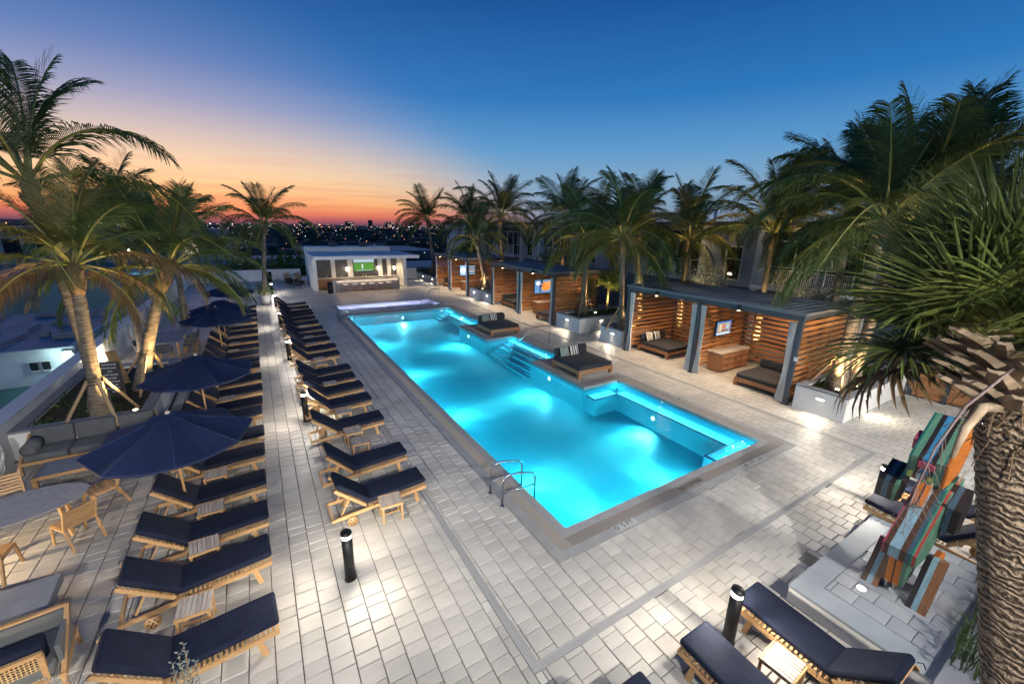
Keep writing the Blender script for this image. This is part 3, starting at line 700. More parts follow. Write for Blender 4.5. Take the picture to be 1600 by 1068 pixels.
# curtains gathered at the posts
def curtain_mesh(seed):
    q = random.Random(seed); m_ = MB(); H = 2.95; n = 22; rows = 12
    ph = q.uniform(0, 6)
    vs = []; fs = []
    for j in range(rows + 1):
        f = j / rows; z = H * (1 - f)
        wd = .20 - .07 * math.sin(min(1, f / .68) * math.pi / 2) if f < .68 else .13 + .13 * ((f - .68) / .32)
        dxo = -.03 * math.sin(f * 3)
        for i in range(n + 1):
            u = i / n
            vs.append(((u - .5) * wd * 2 * .6 + dxo, .05 * (wd / .2) * math.sin(u * 2 * math.pi * 5.5 + ph + f * 1.2) + .01 * math.sin(u * 31 + f * 6), z))
    for j in range(rows):
        for i in range(n):
            a = j * (n + 1) + i; fs.append((a, a + 1, a + n + 2, a + n + 1))
    o = len(vs)
    m_.add(vs, fs, 0, True)
    vb = [(x, y + .018, z) for x, y, z in vs]; m_.add(vb, [tuple(reversed(f)) for f in fs], 0, True)
    m_.tube([(.11 * math.cos(a * math.pi / 6) * .75, .07 * math.sin(a * math.pi / 6), H * .32) for a in range(13)], .012, 5)
    return m_
cms = [curtain_mesh(s).mesh('curtain', CURT) for s in range(3)]
cabn = (('nearest cabana', (6.6, 10.5, 14.42)), ('middle cabana', (20.7, 24.72, 28.8)), ('farthest cabana', (33.3, 37.3, 41.0)))
for ci, (nm, (a, b, c)) in enumerate(cabn):
    for k, (y, s) in enumerate(((a + .22, 'on the right end post'), (b - .22, 'right of the middle post'), (b + .22, 'left of the middle post'), (c - .22, 'on the left end post'))):
        o = put('curtain', cms[(ci + k) % 3], None, (CX0 - .02, y, .06), R(90) + rnd.uniform(-.1, .1))
        tag(o, f'gathered pale grey curtain {s} of the {nm}', 'curtain', 'cabana curtains')

# ------------------------------------------------------------------ daybeds, cabinets, screens
STRIPE = bpy.data.materials.new('striped_fabric'); STRIPE.use_nodes = True
n_, l_ = STRIPE.node_tree.nodes, STRIPE.node_tree.links
tcn = n_.new('ShaderNodeTexCoord'); wv = n_.new('ShaderNodeTexWave'); wv.wave_type = 'BANDS'; wv.bands_direction = 'X'; wv.wave_profile = 'SIN'; wv.inputs['Scale'].default_value = 2.6; wv.inputs['Distortion'].default_value = 0
rp = n_.new('ShaderNodeValToRGB'); rp.color_ramp.interpolation = 'CONSTANT'; rp.color_ramp.elements[0].color = (.02, .022, .03, 1); rp.color_ramp.elements[1].position = .5; rp.color_ramp.elements[1].color = (.62, .60, .55, 1)
l_.new(tcn.outputs['Object'], wv.inputs[0]); l_.new(wv.outputs[0], rp.inputs[0]); l_.new(rp.outputs[0], n_['Principled BSDF'].inputs['Base Color']); n_['Principled BSDF'].inputs['Roughness'].default_value = .85
PALEP = mat('pale_pillow', (.42, .38, .32), .9, c2=(.50, .46, .40), nscale=6); GRNP = mat('sage_pillow', (.17, .19, .17), .9, c2=(.21, .23, .21), nscale=6)
def pillow_mesh(w_, h_, t_, m):
    mb = MB(); n = 8; vs = []; fs = []
    for s in (1, -1):
        o = len(vs)
        for j in range(n + 1):
            for i in range(n + 1):
                u, v = i / n * 2 - 1, j / n * 2 - 1
                k = (1 - u ** 4) * (1 - v ** 4); pin = 1 - .07 * (abs(u) * abs(v)) ** 2 * 1.0 - .03 * (1 - abs(u)) * 0
                vs.append((u * w_ / 2 * (1 - .05 * (1 - abs(v)) * abs(u)), s * t_ / 2 * k ** .5, v * h_ / 2 * (1 - .05 * (1 - abs(u)) * abs(v))))
        for j in range(n):
            for i in range(n):
                a = o + j * (n + 1) + i; q = (a, a + 1, a + n + 2, a + n + 1); fs.append(q if s < 0 else tuple(reversed(q)))
    mb.add(vs, fs, 0, True); return mb.mesh('pillow', m)
def make_daybed():
    # local: head at +Y side, x -.95...95, y -.95...95
    t = thing('daybed', 'daybed', 'daybed')
    m_ = MB()
    for s in (-1, 1):
        m_.box((0, s * .91, .27), (1.9, .07, .17)); m_.box((s * .915, 0, .268), (.07, 1.75, .17))
    obj('frame', m_, IPE, t)
    for sx in (-1, 1):
        for sy in (-1, 1):
            m_ = MB(); m_.box((sx * .89, sy * .88, .12), (.14, .14, .24)); obj('leg', m_, IPE, t)
    m_ = MB()
    for k in range(14): m_.box((0, -.8 + k * .123, .30), (1.74, .08, .02))
    obj('slat', m_, IPE, t, kind='stuff')
    m_ = MB(); m_.cushion((0, -.02, .435), (1.84, 1.84, .2), .07); obj('mattress', m_, BLACKF, t)
    m_ = MB(); m_.cushion((0, .80, .70), (1.80, .2, .36), .08, rot=Matrix.Rotation(R(-8), 4, 'X')); obj('bolster', m_, BLACKF, t)
    return t
daybed = make_daybed()
dbs = [((11.72, 13.1, 0), R(0), 'black daybed with striped pillow at the poolside nearer the camera', 'nearer poolside daybed'),
       ((11.9, 20.95, 0), R(0), 'black daybed with striped pillow at the poolside farther off', 'farther poolside daybed'),
       ((17.3, 13.15, 0), R(0), 'black daybed in the left bay of the nearest cabana', 'daybed in the nearest cabana'),
       ((17.0, 7.75, 0), R(180) * 0, 'black daybed in the right bay of the nearest cabana', None),
       ((17.35, 27.4, 0), R(0), 'black daybed in the left bay of the middle cabana', None),
       ((16.95, 21.9, 0), R(0), 'black daybed in the right bay of the middle cabana beside its right post', None),
       ((17.4, 39.7, 0), R(0), 'black daybed in the left bay of the farthest cabana', None)]
pm = {'stripe': pillow_mesh(.5, .46, .17, STRIPE), 'pale': pillow_mesh(.46, .46, .16, PALEP), 'sage': pillow_mesh(.5, .46, .16, GRNP), 'dark': pillow_mesh(.5, .46, .17, BLACKF)}
for loc, rz, lab, pl in dbs:
    rz = rz if 'right bay' not in lab else R(-90)
    o = inst(daybed, loc, rz, lab, 'black daybeds')
    if pl:
        for k, (px, kind) in enumerate(((-.55, 'sage' if 'poolside' in pl else 'pale'), (-.02, 'stripe'), (.45, 'dark'))):
            if kind == 'dark' and 'cabana' in pl: continue
            p = put('throw_pillow', pm[kind], None, (loc[0] + px, loc[1] + .56, .77), rnd.uniform(-.12, .12)); p.rotation_euler[0] = R(-20)
            tag(p, {'sage': 'grey green', 'pale': 'pale tan', 'stripe': 'black and white striped', 'dark': 'plain black'}[kind] + ' throw pillow on the ' + pl, 'pillow', 'throw pillows')
def cabinet(label, loc):
    t = thing('cabinet', label, 'cabinet', loc)
    m_ = MB(); m_.box((0, 0, .44), (2.1, .62, .82)); obj('body', m_, IPE, t)
    m_ = MB(); m_.box((0, 0, .875), (2.2, .68, .04)); obj('top', m_, MARBLE, t)
    for k in range(4):
        m_ = MB(); m_.box((-.78 + .52 * k, -.32, .36), (.49, .02, .56)); d = obj('door', m_, IPE, t)
        m_ = MB(); m_.box((-.6 + .52 * k, -.34, .58), (.02, .02, .12)); obj('handle', m_, CHROME, d)
        m_ = MB(); m_.box((-.78 + .52 * k, -.32, .76), (.49, .02, .15)); obj('drawer', m_, IPE, t)
    return t
cabinet('brown wooden cabinet with pale top in the nearest cabana', (17.85, 10.1, 0))
cabinet('brown wooden cabinet with pale top in the middle cabana', (17.9, 24.2, 0))
cabinet('brown wooden cabinet with pale top in the farthest cabana', (17.9, 36.85, 0))
def screen(label, loc, rz, w_, h_, pics, strength=1.6, tilt=0):
    t = thing('television', label, 'television', loc, rz); t.rotation_euler[0] = tilt
    m_ = MB(); m_.box((0, .03, 0), (w_ + .06, .06, h_ + .06)); obj('housing', m_, BLACKM, t)
    m_ = MB(); m_.box((0, .16, 0), (.1, .2, .1)); obj('bracket', m_, BLACKM, t)
    mats = []; s = MB(); s.box((0, -.004, 0), (w_, .006, h_), 0); mats.append(em('screen_base', pics[0], strength, (0, 0, 0)))
    for k, (kind, x, z, a, b, c) in enumerate(pics[1:]):
        mats.append(em('screen_pic', c, strength, (0, 0, 0)))
        if kind == 'box': s.box((x * w_, -.008 - .0006 * k, z * h_), (a * w_, .002, b * h_), k + 1)
        else: s.add([(x * w_ + a * w_ * math.cos(q * math.pi / 9), -.009 - .0006 * k, z * h_ + b * h_ * math.sin(q * math.pi / 9)) for q in range(18)], [tuple(range(18))], k + 1)
    obj('display', s, mats, t)
    return t
G = (.08, .28, .04)
screen('television in the nearest cabana showing a blue bordered broadcast', (17.55, 10.36, 1.85), 0, 1.05, .6,
       [(.05, .18, .5), ('box', 0, .02, .9, .75, (.35, .25, .16)), ('box', -.25, .05, .16, .5, (.55, .45, .3)), ('box', 0, .1, .12, .4, (.5, .12, .1)), ('box', .25, .06, .18, .5, (.3, .4, .5)), ('box', .1, -.18, .5, .12, (.08, .1, .15)), ('box', 0, -.42, .95, .1, (.6, .7, .8))])
screen('television in the middle cabana showing an orange and blue picture', (17.8, 24.58, 1.9), 0, 1.6, .95,
       [(.10, .22, .40), ('disc', .12, .0, .26, .36, (.75, .22, .04)), ('disc', .28, .2, .14, .2, (.6, .25, .08)), ('box', -.2, -.1, .06, .7, (.01, .01, .02)), ('box', -.12, .02, .2, .08, (.01, .01, .02)), ('disc', -.32, .25, .12, .16, (.7, .7, .6))])
screen('television in the farthest cabana with a pale blue broadcast', (17.6, 37.16, 1.9), 0, 1.6, .95, [(.25, .45, .65), ('disc', -.3, 0, .2, .3, (.7, .75, .8)), ('box', .2, .2, .5, .12, (.7, .5, .5)), ('box', .2, -.1, .5, .12, (.6, .65, .7))])

# ------------------------------------------------------------------ bar building
bar = thing('poolside_bar', 'white flat roofed poolside bar with stools and glowing television at the far end', 'bar', (0, 0, 0))
BH = 2.9
def part(name, boxes, m, parent):
    m_ = MB()
    for c, d in boxes: m_.box(c, d)
    return obj(name, m_, m, parent)
part('roof', [((9.15, 44.5, BH + .15), (9.75, 7.2, .3))], STUCCO, bar)
part('roof_membrane', [((9.15, 44.6, BH + .31), (9.3, 6.7, .03))], mat('roof_membrane', (.40, .48, .55), .7, c2=(.55, .62, .68), nscale=.8), bar)
part('side_wall', [((4.4, 43.6, BH / 2), (.35, 3.6, BH))], STUCCO, bar)
part('side_wall', [((12.75, 43.6, BH / 2), (.35, 3.6, BH))], STUCCO, bar)
part('back_wall', [((8.6, 44.25, BH / 2), (7.9, .2, BH))], DARKP, bar)
for x, wd in ((6.3, .38), (7.9, .5), (10.85, .42), (11.75, .38)): part('pilaster', [((x, 44.06, BH / 2 + .0), (wd, .16, BH - .004))], STUCCO, bar)
for k, (xa, xb) in enumerate(((4.62, 6.1), (6.5, 7.64), (8.16, 10.63), (11.07, 11.55), (11.95, 12.55))): part('wall_panel', [(((xa + xb) / 2, 44.13, 1.95), (xb - xa, .03, 1.85))], DARKP, bar)
part('back_counter', [((8.6, 43.75, .45), (7.9, .55, .9))], IPE, bar); part('back_countertop', [((8.6, 43.72, .925), (7.94, .62, .05))], MARBLE, bar)
for k in range(12): part('cabinet_door', [((4.95 + .66 * k, 43.465, .45), (.62, .02, .76))], IPE, bar)
part('counter', [((8.72, 40.45, .53), (5.9, .55, 1.06))], BARPANEL, bar)
for k in range(9): part('counter_panel', [((6.1 + .655 * k, 40.165, .53), (.64, .02, 1.0))], BARPANEL, bar)
part('countertop', [((8.72, 40.40, 1.09), (6.1, .75, .06))], MARBLE, bar); part('counter_end', [((5.73, 40.45, .53), (.06, .62, 1.06))], STUCCO, bar)
part('rear_block', [((8.9, 50.2, 1.7), (8.6, 3.2, 3.9))], STUCCO, bar)
for x in (7.4, 10.6): part('roof_unit', [((x, 50.2, 3.85), (.8, .8, .5))], CITYB, bar)
screen('large television on the bar back wall showing a green sports pitch', (9.25, 44.05, 2.08), 0, 2.0, 1.15,
       [(.09, .30, .03), ('box', 0, .36, 1.0, .28, (.45, .58, .62)), ('box', 0, .2, 1.0, .06, (.05, .10, .05)), ('box', -.08, -.12, .07, .42, (.8, .85, .85)), ('disc', -.08, .12, .03, .05, (.1, .06, .05)), ('box', 0, -.46, .8, .05, (.5, .7, .6))], 1.0)
for x in (7.3, 9.9, 11.5):
    f = MB(); f.cyl((x, 42.6, BH - .02), .09, .02, 12); fx = obj('ceiling_light', f, BLACKM, bar); f = MB(); f.cyl((x, 42.6, BH - .03), .07, .01, 12); obj('lens', f, DOWNL, fx)
    lamp('SPOT', 'bar_lamp', (x, 42.6, BH - .06), 210, (1, .72, .42), .08, aim=(x, 42.3, 0), spot=150, blend=1, parent=bar)
for i, (x, s) in enumerate(((7.55, 'left of the television'), (10.6, 'right of the television'), (12.25, 'at the right end'))):
    t = thing('wall_lantern', f'glowing cylinder lantern on the bar back wall {s}', 'lantern', (x, 43.85, 1.55))
    f = MB(); f.cyl((0, 0, 0), .085, .36, 14); obj('glass', f, SCONC, t); f = MB(); f.cyl((0, 0, .36), .09, .12, 14); f.box((0, .08, .42), (.05, .1, .05)); obj('bracket', f, BLACKM, t); t['group'] = 'bar lanterns'
lamp('AREA', 'counter_strip', (8.72, 40.12, 1.03), 70, (1, .66, .38), aim=(8.72, 39.9, 0), size=(5.6, .05), parent=bar)
st = thing('bar_stool', 'stool', 'stool')
m_ = MB(); m_.cushion((0, 0, .74), (.42, .38, .09), .035); obj('seat', m_, WHITEP, st)
for sx in (-1, 1):
    for sy in (-1, 1): m_ = MB(); m_.beam((sx * .15, sy * .13, .7), (sx * .2, sy * .18, 0), .035, .035); obj('leg', m_, IPE, st)
m_ = MB()
for s in (-1, 1): m_.beam((-.19, s * .17, .22), (.19, s * .17, .22), .02, .02); m_.beam((s * .19, -.17, .22), (s * .19, .17, .22), .02, .02)
obj('footrest', m_, BLACKM, st)
for k in range(6): inst(st, (6.62 + .78 * k, 39.72, 0), rnd.uniform(-.1, .1), f'{ORD[k]} white topped stool from the left at the bar counter', 'bar stools')
def bin_(label, x, y):
    t = thing('trash_can', label, 'trash can', (x, y, 0)); m_ = MB(); m_.cyl((0, 0, 0), .24, .95, 18); obj('body', m_, BLACKM, t); m_ = MB(); m_.cyl((0, 0, .95), .26, .07, 18, r2=.18); obj('lid', m_, BLACKM, t)
bin_('black round trash can at the left end of the bar counter', 5.35, 40.1); bin_('black trash can by the far parapet left of the bar', .9, 51.0)
for i, x in enumerate((5.6, 7.0, 9.0, 9.3, 11.3, 12.1)):
    m_ = MB(); m_.tube([(0, 0, 0), (0, 0, .16), (0, 0, .2), (0, 0, .28)], [.035, .035, .014, .012], 8); o = obj('bottle', m_, WHITEP, None, loc=(x, 43.7, .95)); tag(o, f'{ORD[i]} small pale bottle from the left on the back counter of the bar', 'bottle', 'bottles on the bar')

# ------------------------------------------------------------------ apartment building
ap = thing('apartment_building', 'long grey apartment building with white balconies behind the cabanas', 'building', (0, 0, 0))
FX = 24.6
part('wall', [((FX + 6.5, 22, -.8), (13, 74, 14.0 + .4))], STUCCO_G, ap)
part('roof_edge', [((FX + 6.3, 22, 6.5), (13.7, 74.4, .22))], DGREY, ap)
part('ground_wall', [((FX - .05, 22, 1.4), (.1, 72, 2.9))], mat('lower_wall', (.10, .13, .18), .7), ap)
GLOW = em('lit_room', (1, .75, .45), .9)
units = [(8.0, 0), (16.6, 0), (29.5, 0), (38.0, 0), (47.0, 0), (-1.5, 0)]
for k, (y, _) in enumerate(units):
    L = 4.7
    part('balcony_slab', [((FX - .6, y + L / 2, 3.12), (1.25, L, .22))], WHITEP, ap)
    f = part('balcony_recess', [((FX - .01, y + L / 2, 4.65), (.05, L - .1, 2.8))], GLASSD, ap)
    part('balcony_door', [((FX - .05, y + 1.0, 4.4), (.05, .07, 2.3)), ((FX - .05, y + 2.0, 4.4), (.05, .07, 2.3)), ((FX - .05, y + 3.2, 4.4), (.05, .07, 2.3)), ((FX - .05, y + L / 2, 5.58), (.05, L - .2, .07))], WHITEP, ap)
    rl = MB()
    rl.box((FX - 1.2, y + L / 2, 4.28), (.05, L, .05)); rl.box((FX - 1.2, y + L / 2, 4.12), (.03, L, .03)); rl.box((FX - 1.2, y + L / 2, 3.32), (.03, L, .03))
    for j in range(5): rl.box((FX - 1.2, y + .03 + (L - .06) * j / 4, 3.75), (.05, .05, 1.05))
    for yy in (y + .02, y + L - .02): rl.box((FX - .62, yy, 4.27), (1.15, .04, .045))
    r_ = obj('balcony_railing', rl, WHITEP, ap)
    ms = MB(); j = y + .1
    while j < y + L - .05: ms.box((FX - 1.2, j, 3.72), (.012, .012, .78)); j += .09
    z = 3.4
    while z < 4.1: ms.box((FX - 1.198, y + L / 2, z), (.01, L - .1, .012)); z += .09
    obj('railing_mesh', ms, WHITEP, r_, kind='stuff')
    for yy in (y - .2, y + L + .2): part('pilaster', [((FX - .25, yy, 3.1), (.5, .34, 6.6))], STUCCO, ap)
for k, (y, lit) in enumerate(((14.1, 1), (26.6, 0), (36.2, 0), (44.4, 0), (5.8, 0))):
    wv_ = part('window', [((FX - .02, y + .45, 4.2), (.04, .95, 1.9))], GLASSD, ap)
    part('window_frame', [((FX - .05, y + .45, 5.17), (.06, 1.05, .07)), ((FX - .05, y + .45, 3.22), (.06, 1.05, .07)), ((FX - .05, y + .45, 4.45), (.06, 1.0, .06)), ((FX - .05, y - .04, 4.2), (.06, .07, 1.9)), ((FX - .05, y + .94, 4.2), (.06, .07, 1.9))], WHITEP, wv_)
    if lit:
        m_ = MB(); m_.cyl((FX - .10, y + .55, 3.5), .13, .12, 12, r2=.05); obj('table_lamp', m_, em('room_lamp', (1, .7, .4), 8), wv_)
part('roof_pipe', [((FX + 2, 17.5, 7.0), (.15, .15, .9)), ((FX + 2, 19.2, 7.0), (.15, .15, .9)), ((FX + 2, 18.3, 7.4), (.1, 1.9, .1))], WHITEP, ap)
# low board fence beyond the near planter
fe = thing('board_fence', 'low fence of horizontal cedar boards and dark posts beside the near planter', 'fence', (21.15, 0, 0))
for y in (4.65, 3.65, 2.65, 1.6): part('post', [((0, y, .62), (.12, .12, 1.24))], DGREY, fe)
for ya, yb in ((3.72, 4.58), (2.72, 3.58), (1.67, 2.58)):
    for k in range(9):
        m_ = MB(); m_.box((0, (ya + yb) / 2, .10 + .125 * k), (.03, yb - ya, .108)); obj('board', m_, SLATW, fe)
# ------------------------------------------------------------------ neighbours and city
nb = thing('neighbour_building', 'low white building with blue flat roof and two small dark windows beyond the parapet', 'building', (0, 0, 0))
part('wall', [((-25, 41.0, -4.7), (30, 15, 6.3))], mat('neighbour_wall', (.42, .50, .55), .8, c2=(.50, .57, .62), nscale=.8), nb)
part('roof', [((-25, 41.0, -1.52), (29.6, 14.6, .1))], ROOFN, nb)
part('parapet', [((-25, 33.6, -1.40), (30.2, .3, .3)), ((-10.1, 41.0, -1.42), (.3, 14.4, .3))], mat('neighbour_parapet', (.40, .46, .5), .8), nb)
for x in (-11.72, -11.22):
    w_ = part('window', [((x, 33.42, -2.22), (.32, .06, .5))], GLASSD, nb)
    for dz in (-.27, .27): part('window_frame', [((x, 33.40, -2.22 + dz), (.38, .08, .04))], WHITEP, w_)
part('doorway', [((-9.7, 33.42, -2.55), (.5, .06, 1.0))], GLASSD, nb)
for k in range(26): 
    x = -20 + rnd.uniform(0, 10) if k < 18 else rnd.uniform(-38, -20); y = rnd.uniform(35, 47.5); part('roof_duct' if k % 3 else 'roof_pipe', [((x, y, -1.36), (rnd.uniform(.4, 2.4), rnd.uniform(.12, .5), rnd.uniform(.1, .4)) if k % 3 else (.08, rnd.uniform(2, 6), .08))], CAPST, nb)
m_ = MB(); m_.box((-23.5, 20, -5.0), (33.6, 26.6, 3.4)); o = obj('lower_building', m_, TEALR); tag(o, 'teal roofed lower building below the white parapet wall', 'building')
def flood(x, y, z, e, label, c=(.70, 1, .93)):
    t = thing('flood_light', label, 'flood light', (x, y, z)); m_ = MB(); m_.box((0, 0, 0), (.35, .12, .2)); obj('housing', m_, BLACKM, t)
    m_ = MB(); m_.cushion((0, -.09, 0), (.28, .06, .16), .02); obj('lens', m_, TEAL_E, t); t['group'] = 'cold white flood lights'
    lamp('POINT', 'flood_lamp', (0, -.35, -.1), e, c, .1, parent=t)
flood(-10.15, 33.2, -1.55, 60, 'brilliant flood light at the corner of the low white building')
flood(-25, 57.5, -2.2, 900, 'brilliant flood light over the far lit yard at the left')
flood(-19, 98, 1.0, 1600, 'flood light on the far pale wall between the two left palms')
flood(-22.5, 78, -2.0, 700, 'flood light by the parked trucks behind the left palms')
PALEW = mat('pale_far_wall', (.17, .21, .22), .85, c2=(.26, .31, .31), nscale=.3)
def block(label, x, y, z, sx, sy, sz, m=CITYB, rows=0, lit=.12, roof=None):
    t = thing('city_building', label, 'building', (x, y, z))
    m_ = MB(); m_.box((0, 0, sz / 2), (sx, sy, sz)); obj('wall', m_, m, t)
    m_ = MB(); m_.box((0, 0, sz + .15), (sx + .3, sy + .3, .3)); obj('roof', m_, roof or CAPST, t)
    if rows:
        n = max(3, int(sx / 5))
        for r in range(rows):
            for k in range(n):
                b = MB(); b.box((-sx / 2 + sx * (k + .5) / n, -sy / 2 - .05, sz * (r + .5) / rows), (sx / n * .5, .1, sz / rows * .45))
                if y < 1000 or rnd.random() < lit * 1.5: obj('window', b, GLOW if (y >= 1000 or rnd.random() < lit) else GLASSD, t)
    return t
block('pale lit warehouse wall seen between the two left palms', -24, 112, -12, 46, 30, 8.5, PALEW, roof=ROOFN)
block('pale stepped block behind the left palms above the warehouse', -36, 140, -12, 60, 20, 16, PALEW, 2)
block('low teal lit building left of the bar roof', -4, 150, -12, 40, 18, 7.5, PALEW)
block('small building with a red glow painted on its walls left of the bar', 3, 95, -12, 8, 10, 6.0, mat('painted_red_glow', (.4, .1, .1), .8))  # red glow is put into the wall's base colour, nothing emits
block('dark gabled hall beyond the bar roof', 40, 190, -12, 50, 40, 8, CITYB)
block('blue grey low block right of the bar', 42, 120, -12, 30, 20, 7, CITYB, 1, .3)
block('dark apartment slab behind the left palm crowns', -33, 175, -12, 13, 12, 26, CITYB, 7, .1)
for i, (az, d, wd, h) in enumerate(((10.5, 2400, 40, 34), (13.0, 2300, 18, 42), (15.3, 2600, 46, 38), (18.3, 2400, 34, 32), (5.5, 2500, 60, 28), (21, 2500, 60, 30), (1.5, 2400, 44, 26), (25, 2300, 50, 27), (16.4, 2500, 22, 30))):
    x, y = d * math.sin(R(az)), d * math.cos(R(az))
    block(f'{ORD[i]} distant skyline block standing on the horizon beyond the bar', x, y, -12, wd, 20, h, CITYB, 3, .25)['group'] = 'skyline blocks'
# far wood / suburb mass
m_ = MB()
for k in range(1500):
    az = R(rnd.uniform(-32, 62)); d = 70 * math.exp(rnd.uniform(.3, 3.2)); x, y = d * math.sin(az), d * math.cos(az)
    if x > 20 and y < 80: continue
    if -45 < x < 12 and y < 130: continue
    s = rnd.uniform(3.0, 7.0) * (1 + d / 900); hh = rnd.uniform(3.5, 8)
    pts = []; n = 7
    q = [(0, 0, hh)] + [(s * rnd.uniform(.5, .75) * math.cos(2 * math.pi * i / n), s * .65 * math.sin(2 * math.pi * i / n), hh * rnd.uniform(.72, .98)) for i in range(n)] + [(s * rnd.uniform(.85, 1.1) * math.cos(2 * math.pi * i / n), s * math.sin(2 * math.pi * i / n), hh * rnd.uniform(.3, .5)) for i in range(n)] + [(s * .8 * math.cos(2 * math.pi * i / n), s * .8 * math.sin(2 * math.pi * i / n), 0) for i in range(n)]
    f = [(0, 1 + i, 1 + (i + 1) % n) for i in range(n)] + [(1 + i, 8 + i, 8 + (i + 1) % n, 1 + (i + 1) % n) for i in range(n)] + [(8 + i, 15 + i, 15 + (i + 1) % n, 8 + (i + 1) % n) for i in range(n)]
    m_.add([(x + a, y + b, -12.1 + c) for a, b, c in q], f, 0, False)
obj('far_trees', m_, FARTREE, kind='stuff')
m_ = MB()
for k in range(520):
    az = R(rnd.uniform(-30, 50)); d = 120 * math.exp(rnd.uniform(0, 3.3)); x, y = d * math.sin(az), d * math.cos(az)
    s = rnd.uniform(6, 18); m_.box((x, y, -12 + 2.2), (s, rnd.uniform(6, 14), rnd.uniform(4, 6.5)), rz=rnd.uniform(-.3, .3))
obj('far_houses', m_, CITYB, kind='stuff')
mc = [em('street_glow_amber', (1, .42, .12), 8), em('street_glow_white', (1, .85, .65), 6), em('street_glow_cool', (.6, .9, 1), 5), em('street_glow_red', (1, .15, .08), 7)]
m_ = MB()
for k in range(650):
    az = R(rnd.uniform(-30, 42)); d = 150 * math.exp(rnd.uniform(0, 1) ** .75 * 3.3); x, y = d * math.sin(az), d * math.cos(az)
    r_ = .00036 * d * rnd.choice((.5, .6, .8, 1, 1, 1.8)); z = -12 + rnd.uniform(5, 8.5) + d * .002
    m_.add([(x + a * r_, y + b * r_, z + c * r_) for a, b, c in ((1, 0, 0), (-1, 0, 0), (0, 1, 0), (0, -1, 0), (0, 0, 1), (0, 0, -1))], [(0, 2, 4), (2, 1, 4), (1, 3, 4), (3, 0, 4), (2, 0, 5), (1, 2, 5), (3, 1, 5), (0, 3, 5)], rnd.choice((0, 0, 0, 1, 1, 1, 2, 3)))
obj('city_lights', m_, mc, kind='stuff')
# parked vehicles in the lit yard
for i in range(5):
    t = thing('parked_car', f'{ORD[i]} small parked vehicle from the left in the lit yard beyond the parapet', 'car', (-24 + 3.1 * i, 62 + rnd.uniform(-1, 1), -9.9), rnd.uniform(-.2, .2), 'vehicles parked in the lit yard')
    m_ = MB(); m_.cushion((0, 0, .55), (1.8, 4.2, .7), .2); obj('body', m_, WHITEP if i % 2 else CAPST, t); m_ = MB(); m_.cushion((0, .2, 1.1), (1.55, 2.2, .6), .2); obj('cabin', m_, GLASSD, t)
    for sx in (-1, 1):
        for sy in (-1.3, 1.3): m_ = MB(); m_.cyl((sx * .8 - .1, sy, .32), .32, .2, 12, axis='x'); obj('wheel', m_, BLACKM, t)
m_ = MB(); m_.box((-26, 75, -9.95), (60, 40, .1)); obj('yard', m_, mat('yard_concrete', (.12, .14, .14), .8, c2=(.20, .22, .21), nscale=.15), kind='structure')
m_ = MB(); m_.box((-26, 75, -11.2), (60, 40, 2.3)); obj('yard_base', m_, DARKL, kind='structure')

